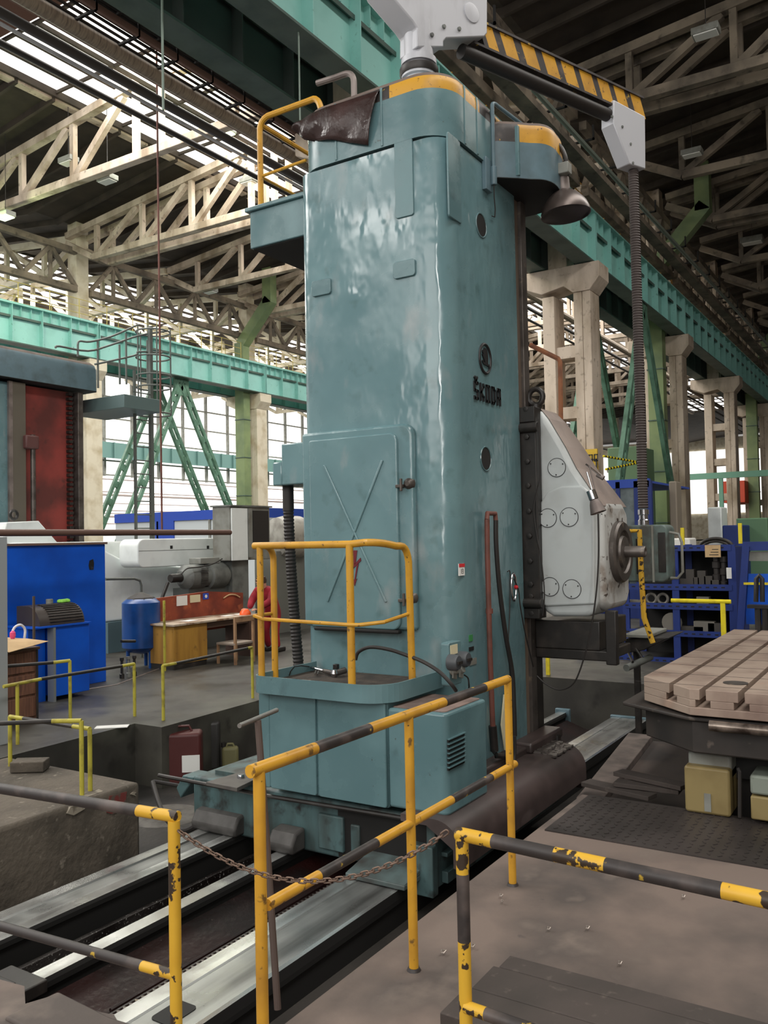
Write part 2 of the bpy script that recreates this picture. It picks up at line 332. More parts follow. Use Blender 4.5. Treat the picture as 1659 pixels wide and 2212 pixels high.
# far bay side wall: glazing over white wall, drawn as one glowing sheet
m = MB(); m.box(-2, 152, 57.8, 58.2, FZ, 1.8); struct('wall_left', m, CONW)
m = MB(); m.box(-2, 152, 57.9, 58.0, 1.8, 16.9); struct('window_4', m, GLASSF)
fr = MB()
x = 0
while x < 150: fr.box(x-.09, x+.09, 57.6, 57.85, 7.5, 17); x += 3
for z in (7.6, 8.8, 10.6, 12.4, 14.2): fr.box(-2, 150, 57.65, 57.8, z-.06, z+.06)
struct('trim_4', fr, PALEG)
for k, (z, r) in enumerate(((2.6, .12), (3.5, .05), (4.1, .09), (4.35, .05), (4.6, .05), (5.2, .04), (5.9, .1), (6.15, .05), (7.2, .06))):
    q = MB(); q.cyl((-2, 57.3, z), (150, 57.3, z), r, 8); o = build('far_pipe', q, P('pale_grey_pipe', (172, 160, 158), .5))
    tag(o, '%s pale pipe from the bottom on the bright far wall' % ORD_[k], 'pipe')
m = MB(); m.box(150, 150.4, -15, 58, FZ, 17.5); struct('wall_back', m, CONW)
m = MB(); m.box(149.7, 149.9, -13, 57, 5, 15.5); struct('window_5', m, GLASSF)
m = MB(); m.box(-8, 150, -15.4, -15, FZ, 17.2); struct('wall_right', m, COND)
# ------------------------------------------------------------------ concrete crane columns
def column(x, yb, sgn, label, mat, group):
    """two-branch column; yb = near branch face towards the camera"""
    t = thing('crane_column', label, 'column', (x+.45, yb+1, FZ), group)
    a = MB(); a.box(x, x+.9, yb, yb+.26, FZ, 9.5); a.box(x, x+.9, yb+.27, yb+.55, FZ, 9.5); part('branch', a, mat, t, bevel=.02)
    a = MB(); a.box(x, x+.9, yb+1.2, yb+1.6, FZ, 9.5); part('branch', a, mat, t, bevel=.02)
    z = 1.6
    while z < 9:
        a = MB(); a.box(x+.1, x+.8, yb+.5, yb+1.25, z, z+.38); part('rung', a, mat, t); z += 1.95
    a = MB(); a.prism([(yb-.32, 9.9), (yb, 9.5), (yb+.55, 9.5), (yb+.85, 9.75), (yb+1.6, 9.6), (yb+2.3, 9.9), (yb+2.3, 10.38), (yb-.32, 10.38)], 'x', x-.05, x+.95); part('capital', a, mat, t, bevel=.02)
    a = MB(); a.box(x+.12, x+.82, yb+.78, yb+1.42, 10.38, 17.1); part('upper_shaft', a, mat, t, bevel=.02)
    return t
cr = column(14.3, 8.74, 1, 'concrete two-branch column directly behind the tall teal machine column', CON, 'near row of crane columns')
for k in range(1, 10):
    dup(cr, (12*k, 0, 0), '%s concrete two-branch column to the right of the teal machine, near row' % ORD[k-1])
cl = column(14.2, 32.7, 1, 'pale concrete column of the far row behind the red-faced machine', CONW, 'far row of crane columns')
for k in range(1, 9):
    dup(cl, (12*k, 0, 0), '%s pale concrete column of the far row, counted from the red-faced machine' % ORD[k-1])
# ------------------------------------------------------------------ crane girders, one 12 m span each
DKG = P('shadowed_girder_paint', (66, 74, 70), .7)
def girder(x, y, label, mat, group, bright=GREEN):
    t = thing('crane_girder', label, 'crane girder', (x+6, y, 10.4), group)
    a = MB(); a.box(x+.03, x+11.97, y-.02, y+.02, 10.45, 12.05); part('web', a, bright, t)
    a = MB(); a.box(x+.02, x+11.98, y-.3, y+.3, 12.05, 12.1); a.box(x, x+12, y-.05, y+.07, 12.1, 12.22); part('top_flange', a, bright, t)
    a = MB(); a.box(x+.02, x+11.98, y-.28, y+.28, 10.4, 10.45); part('bottom_flange', a, GREEND, t)  # soffit shade put into the flange's darker green
    a = MB(); a.box(x+.05, x+11.95, y-.14, y-.02, 11.58, 11.6); a.box(x+.05, x+11.95, y-.15, y-.13, 11.5, 11.6); part('rib', a, GREEND, t)
    for k in range(9):
        xx = x+.06+k*1.485
        a = MB(); a.box(xx-.012, xx+.012, y-.27, y+.2, 10.45, 12.05); part('stiffener', a, bright, t)
    for k in range(24):
        if k % 3: 
            xx = x+.06+k*.495; a = MB(); a.box(xx-.01, xx+.01, y-.17, y-.02, 11.6, 12.05); part('short_stiffener', a, bright, t)
    return t
# the first span carries the meshes, later spans are copies
g0 = girder(2.75, 8.9, 'turquoise riveted crane girder span passing above the machine at the top', GREEN, 'near crane runway spans')
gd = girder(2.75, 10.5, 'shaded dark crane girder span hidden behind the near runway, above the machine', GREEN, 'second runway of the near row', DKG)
g1 = dup(g0, (12, 0, 0), 'turquoise crane girder span just right of the machine column top')
for k in range(2, 9): dup(g0, (12*k, 0, 0), '%s turquoise crane girder span after the one by the enamel lamp' % ORD[k-2])
for k in range(1, 8):
    dup(g0, (12*k, 23.8, 0), '%s turquoise crane girder span of the far runway, counted from the left' % ORD[k-1], 'far crane runway spans')
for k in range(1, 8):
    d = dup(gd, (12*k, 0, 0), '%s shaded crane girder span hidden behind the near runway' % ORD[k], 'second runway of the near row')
m = MB(); m.box(2.7, 105, 9.0, 9.22, 12.23, 12.27)
solo('runway_walkway', m, DARK, 'dark steel walkway plating between the two near crane girders', 'walkway')
m = MB(); m.box(14.7, 105, 32.8, 33.2, 12.23, 12.27); solo('runway_walkway', m, DARK, 'dark walkway plating on top of the far turquoise crane runway', 'walkway')
def walkway_rail(x0, x1, y, z, label, mat, group, step=1.9, r=.022, h=1.0, nr=3):
    t = thing('walkway_railing', label, 'railing', ((x0+x1)/2, y, z), group)
    x = x0
    while x <= x1:
        a = MB(); a.cyl((x, y, z), (x, y, z+h), r, 6); part('post', a, mat, t); x += step
    for k in range(nr):
        zz = z+h*(k+1)/nr; a = MB(); a.cyl((x0, y, zz), (x1, y, zz), r*.8, 6); part('rail', a, mat, t)
    return t
walkway_rail(18, 75, 9.2, 12.27, 'thin orange-yellow railing along the near turquoise crane runway', P('orange_yellow_rail', (196, 146, 52), .5), None)
walkway_rail(15, 62, 33.15, 12.27, 'pale yellow railing along the far turquoise crane runway', P('pale_yellow_rail', (206, 190, 108), .5), None, step=1.6)
walkway_rail(24, 62, 34.9, 12.27, 'second pale yellow railing behind the far crane runway', MATS['pale_yellow_rail'], None, step=2.0)
for k in range(1, 7): dup(g0, (12*k, 26.0, 0), '%s crane girder span of the row behind the far runway' % ORD[k-1], 'second runway of the far row')
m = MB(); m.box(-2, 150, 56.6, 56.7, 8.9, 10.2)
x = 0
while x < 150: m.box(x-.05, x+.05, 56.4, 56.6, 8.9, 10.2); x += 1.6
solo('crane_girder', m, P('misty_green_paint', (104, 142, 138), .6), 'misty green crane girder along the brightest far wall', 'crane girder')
# ------------------------------------------------------------------ roof trusses
def truss(x, mid, half, label, group, mat, double=False):
    """chord z 15, posts every 3 m"""
    t = thing('roof_truss', label, 'roof truss', (x, mid, 15), group)
    xs = (x-.35, x+.55) if double else (x,)
    for xx in xs:
        e = half-1.9
        a = MB(); a.beam((xx, mid-e, 15), (xx, mid+e, 15), .3, .3); part('bottom_chord', a, mat, t, bevel=.02)
        for s in (-1, 1):
            a = MB(); a.beam((xx, mid+s*e, 15), (xx, mid+s*(half), 16.0), .26, .26); part('end_strut', a, mat, t)
            a = MB(); a.beam((xx, mid+s*half, 16.35), (xx, mid+s*.6, 17.55), .3, .28); part('top_chord', a, mat, t)
            for k in range(4):
                y = mid+s*(.6+3*k+.3*(k > 0)); zt = 17.5-(abs(y-mid)-.6)*.107
                a = MB(); a.beam((xx, y, 15.1), (xx, y, zt), .2, .2); part('web_post', a, mat, t)
                if k:
                    y2 = y-s*2.7; zt2 = 17.5-(abs(y2-mid)-.6)*.107
                    a = MB(); a.beam((xx, y-s*.15, 15.12), (xx, y2, zt2-.1), .2, .24); part('web_diagonal', a, mat, t)
    return t
t2 = truss(26.5, 21.9, 12.0, 'double concrete roof truss of the middle bay at the first far column', 'middle bay roof trusses', CON, True)
t1 = truss(20.2, 21.9, 12.0, 'nearest single concrete roof truss of the middle bay, upper left', 'middle bay roof trusses', CON)
names = []
for k in range(1, 6):
    dup(t2, (12*k, 0, 0), '%s double concrete roof truss of the middle bay beyond the first double one' % ORD[k-1])
    dup(t1, (12*k+.4, 0, 0), '%s single concrete roof truss of the middle bay beyond the nearest one' % ORD[k-1])
r2 = truss(26.3, -2.7, 11.8, 'double sooty roof truss nearest in the right-hand bay', 'right bay roof trusses', COND, True)
r1 = truss(32.6, -2.7, 11.8, 'single sooty roof truss, second in the right-hand bay', 'right bay roof trusses', COND)
for k in range(1, 6):
    dup(r2, (12*k, 0, 0), '%s double sooty roof truss beyond the nearest double one, right bay' % ORD[k-1])
    dup(r1, (12*k, 0, 0), '%s single sooty roof truss beyond the second truss, right bay' % ORD[k-1])
f2 = truss(26.5, 46, 12.0, 'pale roof truss of the bright far bay nearest the left edge', 'far bay roof trusses', CONW)
for k in range(1, 9): dup(f2, (6*k, 0, 0), '%s pale roof truss of the bright far bay beyond its nearest one' % ORD[k-1])
# longitudinal lattice between columns
def lattice(x, y, z0, z1, label, mat, group):
    x += .5
    t = thing('lattice_girder', label, 'lattice girder', (x+6, y, z0), group)
    a = MB(); a.beam((x+.01, y, z0), (x+11.2, y, z0), .28, .3); part('bottom_chord', a, mat, t, bevel=.02)
    a = MB(); a.beam((x+.01, y, z1), (x+11.2, y, z1), .25, .28); part('top_chord', a, mat, t)
    for k in range(4):
        a = MB(); xa = x+2.8*k; xm = xa+1.4
        a.beam((xa, y, z0+.1), (xm, y, z1-.1), .16, .18); a.beam((xm, y, z1-.1), (xa+2.8, y, z0+.1), .16, .18); part('web_diagonal', a, mat, t)
        a = MB(); a.beam((xm, y, z0), (xm, y, z1), .14, .14); part('web_post', a, mat, t)
    return t
l0 = lattice(14.6, 33.5, 13.8, 15.6, 'concrete lattice girder spanning above the far runway, nearest span', COND, 'far row lattice girders')
for k in range(1, 6): dup(l0, (12*k, 0, 0), '%s concrete lattice girder span beyond the nearest one above the far runway' % ORD[k-1])
l1 = lattice(14.6, 9.1, 13.0, 15.2, 'sooty lattice girder above the near runway, span right behind the machine top', COND, 'near row lattice girders')
for k in range(1, 6): dup(l1, (12*k, 0, 0), '%s sooty lattice girder span after the one behind the machine top' % ORD[k-1])
# corbelled cable beam with brackets + thin pipe in the right bay
t = thing('cable_beam', 'long concrete cable beam with steel brackets running above the near crane runway', 'beam', (50, 8.2, 12.8))
m = MB(); m.box(16, 110, 8.1, 8.5, 12.75, 12.95); part('beam', m, COND, t)
for k in range(40):
    x = 17+k*2.2
    a = MB(); a.box(x, x+.06, 7.6, 8.5, 12.98, 13.03); a.box(x, x+.05, 7.6, 7.65, 12.98, 13.4); part('bracket', a, DARK, t)
    a = MB(); a.box(x+.2, x+.75, 8.25, 8.45, 12.95, 13.35); part('block', a, CON, t)
m = MB(); m.cyl(tuple(AY(1095, 130, 7.6)), tuple(AY(1659, 745, 7.6)), .07, 8)
solo('conduit_pipe', m, P('grey_green_pipe', (112, 122, 112), .5), 'thin grey-green pipe running beneath the right bay roof beside the cable beam', 'pipe')
# pipes high under the middle bay roof, upper left
def hpipe(p0, p1, Y, r, mat, label, name='overhead_pipe'):
    a = AY(*p0, Y); b = AY(*p1, Y); z = (a.z+b.z)/2
    m = MB(); m.cyl((a.x-1, Y, z), (b.x+1.5, Y, z), r, 12); return solo(name, m, mat, label, 'pipe')
PIPEL = P('lagged_pipe', (152, 138, 120), .6, 0, [((112, 100, 88), 4, .45, .7, (8, 1, 1))])
hpipe((88, 10), (600, 322), 11.8, .13, PIPEL, 'fat lagged beige pipe crossing the bright roof glazing, upper left')
hpipe((0, 42), (640, 372), 11.6, .085, P('dark_pipe', (62, 58, 56), .5), 'dark thick pipe crossing the bright roof glazing below the lagged one')
hpipe((0, 62), (640, 392), 11.6, .03, SILV, 'thin shiny pipe just under the dark thick overhead pipe')
hpipe((0, 95), (640, 425), 12.6, .055, P('dark_pipe2', (52, 50, 48), .5), 'lowest dark overhead pipe crossing the roof glazing')
hpipe((30, 0), (640, 312), 13.2, .09, MATS['dark_pipe2'], 'dark overhead pipe between the lagged pipe and the glazing edge')
# cable ladders
def cable_ladder(p0, p1, Y, w, label):
    a = AY(*p0, Y); b = AY(*p1, Y); z = (a.z+b.z)/2
    t = thing('cable_ladder', label, 'cable ladder', ((a.x+b.x)/2, Y, z))
    for s in (0, 1):
        q = MB(); q.box(a.x-1, b.x+2, Y+s*w-.03, Y+s*w+.03, z, z+.12); part('side_rail', q, ALUB, t)
    x = a.x-.5
    while x < b.x+2:
        q = MB(); q.box(x, x+.05, Y, Y+w, z, z+.04); q.box(x, x+.04, Y-.03, Y+.01, z, z+.55); part('rung', q, DARK, t); x += .9
    for k in range(5):
        q = MB(); q.cyl((a.x-1, Y+.08+k*w/6, z+.09), (b.x+2, Y+.08+k*w/6, z+.09), .028, 6); part('cable', q, RUB, t)
ALUB = P('brownish_channel', (126, 98, 86), .6)
cable_ladder((160, 0), (660, 300), 11.2, .9, 'cable ladder with brown side rails and black cables beside the lagged pipe')
cable_ladder((235, 0), (640, 250), 10.9, .5, 'upper narrow cable ladder close under the dark crane girder, upper left')
# ventilation ducts
def duct(x, y, label, top=13.3, s=1):
    t = thing('ventilation_duct', label, 'duct', (x, y, FZ))
    a = MB(); a.box(x, x+.55, y-.3, y+.35, FZ, top); part('riser', a, OLIVE, t)
    for z in (2.2, 4.4, 6.6, 8.8, 11.0):
        a = MB(); a.box(x-.03, x+.58, y-.33, y+.38, z, z+.05); part('flange', a, GREEND, t)
    a = MB(); a.beam((x+.28, y, top-.1), (x+.28, y-s*2.2, top+2.2), .55, .6); a.beam((x+.28, y-s*2.1, top+2.0), (x+.28, y-s*2.1, top+4), .55, .6, up=(0, 1, 0)); part('elbow', a, OLIVE, t)
duct(37.3, 9.6, 'olive green rectangular duct beside the second near-row column', s=1)
duct(61.3, 9.6, 'olive green rectangular duct farther along the near row', s=1)
duct(37.4, 33.3, 'olive green rectangular duct beside the far-row column left of the machine', s=1)
# green portal braces
def brace(x0, xm, x1, y, label, group, z=10.3):
    t = thing('portal_brace', label, 'brace', ((x0+x1)/2, y, FZ), group)
    for dy in (0, 1.9):
        for xx in (x0, x1):
            d = Vector((xm-xx, 0, z-FZ)).normalized(); n = Vector((d.z, 0, -d.x))
            a = MB(); p = Vector((xx, y+dy, FZ)); q = Vector((xm, y+dy, z))
            a.beam(p-n*.17, q-n*.17, .16, .17); a.beam(p+n*.17, q+n*.17, .16, .17)
            L = (q-p).length; k = .6
            while k < L-.5:
                c = p+(q-p)*(k/L); a.obox(c, d*.16, (0, .06, 0), n*.17); k += 1.0
            part('leg', a, GREENB, t)
        a = MB(); a.box(xm-.5, xm+.5, y+dy-.06, y+dy+.06, z-.75, z+.1); part('gusset_plate', a, GREENB, t)
    return t
brace(27.3, 32.5, 38.2, 33.0, 'green A-shaped portal brace under the far turquoise runway, left of the machine', None)
brace(27.0, 32.3, 38.0, 8.75, 'green A-shaped portal brace between near-row columns right of the machine', None)
# ================================================================== THE BORING MACHINE
BM = thing('boring_machine', 'huge teal horizontal boring machine column standing on the bright rails', 'machine', (6.5, 3.8, -.6))
def bp(name, mb, mat, parent=None, **k): return part(name, mb, mat, parent or BM, **k)
# column body
def column_body(x0, x1, y0, y1, z0, z1, r, nz=30):
    poly = rrect(x0, x1, y0, y1, r, 7); m = MB(); n = len(poly); vs = []
    for i in range(nz+1):
        z = z0+(z1-z0)*i/nz; vs += [(p[0], p[1], z) for p in poly]
    fs = []
    for i in range(nz):
        for k in range(n): fs.append((i*n+k, i*n+(k+1) % n, (i+1)*n+(k+1) % n, (i+1)*n+k))
    fs.append(tuple(range(n))[::-1]); fs.append(tuple(nz*n+k for k in range(n))); m.add(vs, fs); return m
bp('column', column_body(5.9, 7.28, 3.1, 4.55, -.2, 5.0, [.2, .03, .05, .12], 4), TEALCOL, ) if False else None
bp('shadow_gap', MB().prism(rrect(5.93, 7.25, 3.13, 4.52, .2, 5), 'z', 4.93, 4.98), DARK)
COLM = bp('column', column_body(5.9, 7.28, 3.1, 4.55, -.2, 4.935, [.2, .03, .05, .12], 4), TEALCOL)
# raised plates over the corner edges near the top
def plate(name, y0, y1, z0, z1, X, t, mat, parent, r=.02):
    m = MB(); m.prism(rrect(y0, y1, z0, z1, r, 4), 'x', X-t, X+.005); return part(name, m, mat, parent, bevel=.004)
def yplate(name, x0, x1, z0, z1, Y, t, mat, parent, r=.02):
    m = MB(); m.prism(rrect(x0, x1, z0, z1, r, 4), 'y', Y-t, Y+.005); return part(name, m, mat, parent, bevel=.004)
plate('corner_plate', AX(895, 460, 5.9).y, AX(856, 470, 5.9).y, AX(880, 468, 5.9).z, 4.98, 5.9, .014, TEAL, COLM)
yplate('corner_plate', AY(968, 460, 3.1).x, AY(995, 485, 3.1).x, AY(985, 478, 3.1).z, 4.96, 3.1, .012, TEAL, COLM)
for (p, q) in (((851, 563), (899, 597)), ((675, 603), (717, 637))):
    a = AX(*p, 5.9); b = AX(*q, 5.9); plate('name_plate', b.y, a.y, (a.z+b.z)/2-.075, (a.z+b.z)/2+.06, 5.9, .02, TEAL, COLM, .025)
# portholes (recessed dark discs with rim)
for (px, py) in ((1039, 487), (1049, 991)):
    c = AY(px, py, 3.1); m = MB(); m.cyl((c.x, 3.102, c.z), (c.x, 3.097, c.z), .098, 28); part('round_opening', m, DARK, COLM)
    m = MB(); pts = [(c.x+.1*math.cos(t), 3.097, c.z+.1*math.sin(t)) for t in [2*math.pi*k/28 for k in range(28)]]; m.tube(pts, .006, 6, closed=True); part('opening_rim', m, TEAL, COLM)
# emblem and lettering
c = AY(1047, 775, 3.1)
t_ = [2*math.pi*k/40 for k in range(40)]
m = MB(); m.tube([(c.x+.108*math.cos(t), 3.097, c.z+.122*math.sin(t)) for t in t_], .013, 8, closed=True)
part('emblem_ring', m, BLACKL, COLM)
wing = [(-.055, .065), (-.04, .075), (-.032, .055), (-.02, .088), (-.008, .066), (.008, .09), (.03, .082), (.045, .05), (.05, .01), (.046, -.04), (.07, -.042), (.088, -.06), (.07, -.075), (.066, -.06), (.02, -.056), (-.03, -.055), (-.055, -.045), (-.066, -.025), (-.06, -.018), (-.04, -.035), (-.015, -.036), (-.03, -.01), (-.055, .015), (-.065, .03), (-.045, .03), (-.06, .05)]
m = MB(); m.prism([(c.x+p*.95, c.z+q) for p, q in wing], 'y', 3.088, 3.1); part('emblem_wing', m, BLACKL, COLM)
LET = {'S': [[(1, .95), (1, 1), (0, 1), (0, .52), (1, .48), (1, 0), (0, 0), (0, .08)]], 'v': [[(.15, 1.32), (.5, 1.14), (.85, 1.32)]],
       'K': [[(0, 0), (0, 1)], [(1, 1), (1, .85), (0, .45)], [(.2, .5), (1, .2), (1, 0)]], 'O': [[(0, 0), (0, 1), (1, 1), (1, 0), (0, 0)]],
       'D': [[(0, 0), (0, 1), (.7, 1), (1, .85), (1, .15), (.7, 0), (0, 0)]], 'A': [[(0, 0), (0, .85), (.3, 1), (1, 1), (1, 0)], [(0, .42), (1, .42)]]}
L0 = AY(1020, 836, 3.1); L1 = AY(1081, 862, 3.1); zb = (AY(1025, 843, 3.1).z+AY(1075, 858, 3.1).z)/2-.065
W_ = (L1.x-L0.x); cw = W_/5*.50
for i, ch in enumerate('SKODA'):
    m = MB(); x0 = L0.x+.03+i*W_/5*1.0
    for stt in LET[ch]+(LET['v'] if ch == 'S' else []):
        for a, b in zip(stt, stt[1:]):
            A = Vector((x0+a[0]*cw, 3.095, zb+a[1]*.13)); B = Vector((x0+b[0]*cw, 3.095, zb+b[1]*.13)); d = (B-A).normalized()*.010
            m.beam(A-d, B+d, .026, .016, up=(0, 1, 0)) if False else m.beam(A-d, B+d, .016, .021, up=(B-A).cross(Vector((0, 1, 0))))
    part('letter', m, BLACKL, COLM)
# red and white sticker
c = AY(996, 1229, 3.1)
st = bp('sticker', MB().box(c.x-.048, c.x+.048, 3.093, 3.1, c.z-.052, c.z+.042), PAPER, COLM)
m = MB(); m.box(c.x-.048, c.x+.048, 3.091, 3.094, c.z+.015, c.z+.042)
for (x0, x1, z0, z1) in ((-.012, -.006, -.035, .0), (.004, .022, -.004, .001), (.018, .022, -.016, .0), (.004, .022, -.018, -.014), (.018, .022, -.034, -.014), (.004, .022, -.036, -.032)): m.box(c.x+x0, c.x+x1, 3.0915, 3.094, c.z+z0, c.z+z1, 1)
bp('sticker_print', m, [REDL, BLACKL], COLM)
c = AY(1128-1128+942, 1072, 3.15); 
# top cover
def cover(poly, zs, mats, mi):
    m = MB(); n = len(poly); cx = sum(p[0] for p in poly)/n; cy = sum(p[1] for p in poly)/n; vs = []
    for z, s in zs: vs += [(cx+(p[0]-cx)*s[0], cy+(p[1]-cy)*s[1], z) for p in poly]
    fs = []; mm = []
    m.v = vs
    for i in range(len(zs)-1):
        for k in range(n):
            m.f.append((i*n+k, i*n+(k+1) % n, (i+1)*n+(k+1) % n, (i+1)*n+k)); m.m.append(mi(i, poly[k]))
    m.f.append(tuple((len(zs)-1)*n+k for k in range(n))); m.m.append(0); m.f.append(tuple(range(n))[::-1]); m.m.append(0)
    return m
TOPG = P('dusty_top_grey', (112, 98, 90), .7, 0, [((84, 74, 70), 4, .45, .7)])
cp = []
base = rrect(5.885, 7.2, 3.08, 4.54, [.3, .12, .1, .25], 8)
for a, b in zip(base, base[1:]+base[:1]):
    k = max(1, int((Vector(a)-Vector(b)).length/.1)); cp += [(a[0]+(b[0]-a[0])*i/k, a[1]+(b[1]-a[1])*i/k) for i in range(k)]
def cmi(i, p):
    if i == 0: return 0
    if i >= 3: return 3
    y, x = p[1], p[0]
    if x < 6.25 and y > 3.62: return 2
    if x < 6.42: return 1
    return 2 if int((x-6.42)/.33) % 2 == 0 else 1
TC = bp('top_cover', cover(cp, [(4.955, (1, 1)), (5.34, (1, 1)), (5.40, (1, 1)), (5.45, (.99, .99)), (5.485, (.96, .96)), (5.50, (.9, .9))], None, cmi), [TEAL, YEL, BLKP, TOPG])
m = MB()
for (x, y) in ((5.885, 4.12), (5.885, 3.66)): m.box(x-.007, x+.01, y-.01, y+.01, 4.965, 5.45)
for x in (6.24, 6.47, 6.75): m.box(x-.01, x+.01, 3.073, 3.1, 4.965, 5.45)
bp('seam_strip', m, TEAL, TC, bevel=.003)
# side canopy in front of the ways
hp = [(6.78, 3.12), (6.80, 3.05), (6.86, 2.98), (6.92, 2.91), (7.0, 2.83)]+[tuple(v)[:2] for v in arc((7.12, 2.66, 0), (7.03, 2.79, 0), (7.36, 2.70, 0), 6)]+[tuple(v)[:2] for v in arc((7.62, 2.72, 0), (7.42, 2.70, 0), (7.76, 2.92, 0), 6)]+[(7.8, 3.1), (7.8, 3.6), (7.2, 3.6)]
HD = bp('canopy', cover(hp, [(4.88, (1, 1)), (5.20, (1, 1)), (5.31, (1, 1)), (5.36, (.97, .97)), (5.39, (.9, .9))], None,
     lambda i, p: 0 if i == 0 else (3 if i >= 3 else (2 if p[0] < 6.9 else 1))), [TEALB, YEL, BLKP, TOPG])
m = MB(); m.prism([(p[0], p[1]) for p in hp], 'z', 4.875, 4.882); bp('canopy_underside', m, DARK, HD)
m = MB(); m.box(6.905, 6.935, 2.895, 2.93, 4.9, 5.34); bp('seam_strip', m, TEAL, HD, bevel=.004)
# bent conduit with bracket at the canopy
a = AY(1067, 395, 3.04); b = AY(1066, 228, 3.04)
m = MB(); m.tube([(a.x, 3.04, a.z), (a.x, 3.04, b.z-.05)]+[tuple(v) for v in arc((a.x, 3.04, b.z+.03), (a.x, 3.04, b.z-.02), (a.x+.1, 3.03, b.z+.02), 6)]+[(a.x+1.0, 2.98, b.z+.06)], .017, 10)
cond = bp('conduit', m, TEALB, HD)
m = MB(); m.cyl((a.x, 3.04, a.z-.02), (a.x, 3.04, a.z+.14), .027, 12); m.box(a.x-.11, a.x+.01, 3.06, 3.1, a.z-.08, a.z+.2); bp('conduit_bracket', m, TEALB, HD, bevel=.004)
m = MB(); m.tube([(a.x, 3.04, a.z-.02), (a.x+.02, 3.05, a.z-.12), (a.x+.08, 3.07, a.z-.2), (a.x+.09, 3.08, a.z-.26), (a.x+.03, 3.08, a.z-.27)], .005, 6); bp('loose_wire', m, RUB, HD)
# grab bar at the back of the top
a = AX(685, 180, 6.9); b = AX(765, 205, 6.9)
m = MB(); m.tube([(6.9, a.y, a.z), (6.9, (a.y+b.y)/2, a.z-.01)]+[tuple(v) for v in arc((6.9, b.y, a.z-.01), (6.9, b.y+.12, a.z-.01), (6.9, b.y, a.z-.13), 6)]+[(6.9, b.y, 5.45)], .03, 10); bp('grab_bar', m, ALU, TC)
# guide ways
m = MB(); m.box(7.28, 7.40, 3.13, 4.5, -.1, 4.9); WAY = bp('guide_way', m, BROWNST, bevel=.006)
m = MB(); m.box(7.40, 7.52, 3.10, 4.5, -.1, 4.9); bp('guide_way', m, CAST, bevel=.006)
m = MB(); m.box(7.52, 7.72, 3.12, 4.4, -.15, 1.1); bp('lower_way_cover', m, BLK, bevel=.01)
m = MB(); m.cyl((7.66, 3.4, 1.0), (7.66, 3.4, 4.9), .035, 12); bp('lead_screw', m, CAST)
# door on the left face
yd0, yd1 = AX(868, 937, 5.9).y, AX(680, 955, 5.9).y
zd0, zd1 = 1.03, 2.6
m = MB(); m.prism(rrect(yd0-.13, yd1+.1, zd0+.0, zd1+.07, [.03, .03, .03, .1], 6), 'x', 5.84, 5.91); bp('door_surround', m, TEALCOL, bevel=.025, seg=3)
m = MB(); m.prism(rrect(yd0, yd1, zd0, zd1, [.07, .02, .02, .07], 6), 'x', 5.812, 5.85); DOOR = bp('cabinet_door', m, TEALCOL, bevel=.012, seg=3)
m = MB(); m.prism([(yd0+.01, zd0-.0), (yd1-.03, zd0), (yd1-.03, zd0-.03), (yd0+.01, zd0-.03)], 'x', 5.80, 5.86); bp('drip_edge', m, DARK, DOOR, bevel=.01)
for p, q in (((699.9, 1005), (834.4, 1301)), ((826.5, 993.8), (707.8, 1300))):
    a, b = AX(*p, 5.81), AX(*q, 5.81); m = MB(); m.beam(a, b, .02, .022, up=(1, 0, 0)); bp('pressed_brace', m, TEALCOL, DOOR, bevel=.006)
for (px, py) in ((874, 1045), (880, 1292)):
    c = AX(px, py, 5.83); m = MB(); m.lathe([(.055, 0), (.04, .03), (.02, .045)], (5.86, c.y-.03, c.z), (-1, 0, 0), 14); m.box(5.80, 5.83, c.y, c.y+.07, c.z-.03, c.z-.005); m.cyl((5.79, c.y+.01, c.z-.06), (5.79, c.y+.01, c.z+.04), .012, 8)
    bp('door_latch', m, CAST, DOOR, bevel=.003)
c = AX(768, 1226, 5.808); m = MB()
bolt = [(.035, .16), (.0, .16), (-.0, .05), (-.035, .055), (.0, .0), (.0, -.0)]
for pl in ([(-.02, .14), (.025, .14), (.045, .02), (.0, .03)][::1], [(-.055, .055), (.05, -.03), (.05, -.005), (-.05, .08)], [(-.03, .03), (-.012, .02), (.012, -.10), (.03, -.09), (.012, -.15), (-.012, -.09), (.002, -.1)]):
    m.prism([(c.y+p[0], c.z+p[1]) for p in pl], 'x', 5.806, 5.812)
bp('hazard_arrow', m, REDM, DOOR)
# left switch box with hanging ribbed hose
a = AX(603, 1045, 5.95); b = AX(680, 955, 5.95)
m = MB(); m.box(5.853, 6.25, b.y-.02, AX(622, 960, 5.95).y, AX(640, 1048, 5.95).z, 2.6); m.box(5.86, 6.2, AX(622, 1000, 5.95).y, a.y, AX(640, 1048, 5.95).z, AX(610, 1000, 5.95).z); SB = bp('junction_box', m, TEALCOL, bevel=.012)
hy = AX(623, 1100, 6.0).y
m = MB(); m.cyl((6.0, hy, 2.02), (6.0, hy, 2.24), .05, 16); bp('hose_collar', m, RUB, SB)
hb = AX(646, 1450, 6.0)
pts = [(6.0, hy+(hb.y-hy)*((i/90)**1.5), 2.05+(.62-2.05)*i/90) for i in range(91)]
m = MB(); m.tube(pts, [.05 if i % 2 else .042 for i in range(91)], 12); bp('ribbed_hose', m, RUB, SB)
m = MB(); m.tube([(5.98, hy-.03, 2.6), (5.98, hy-.03, 2.3)], .02, 8)
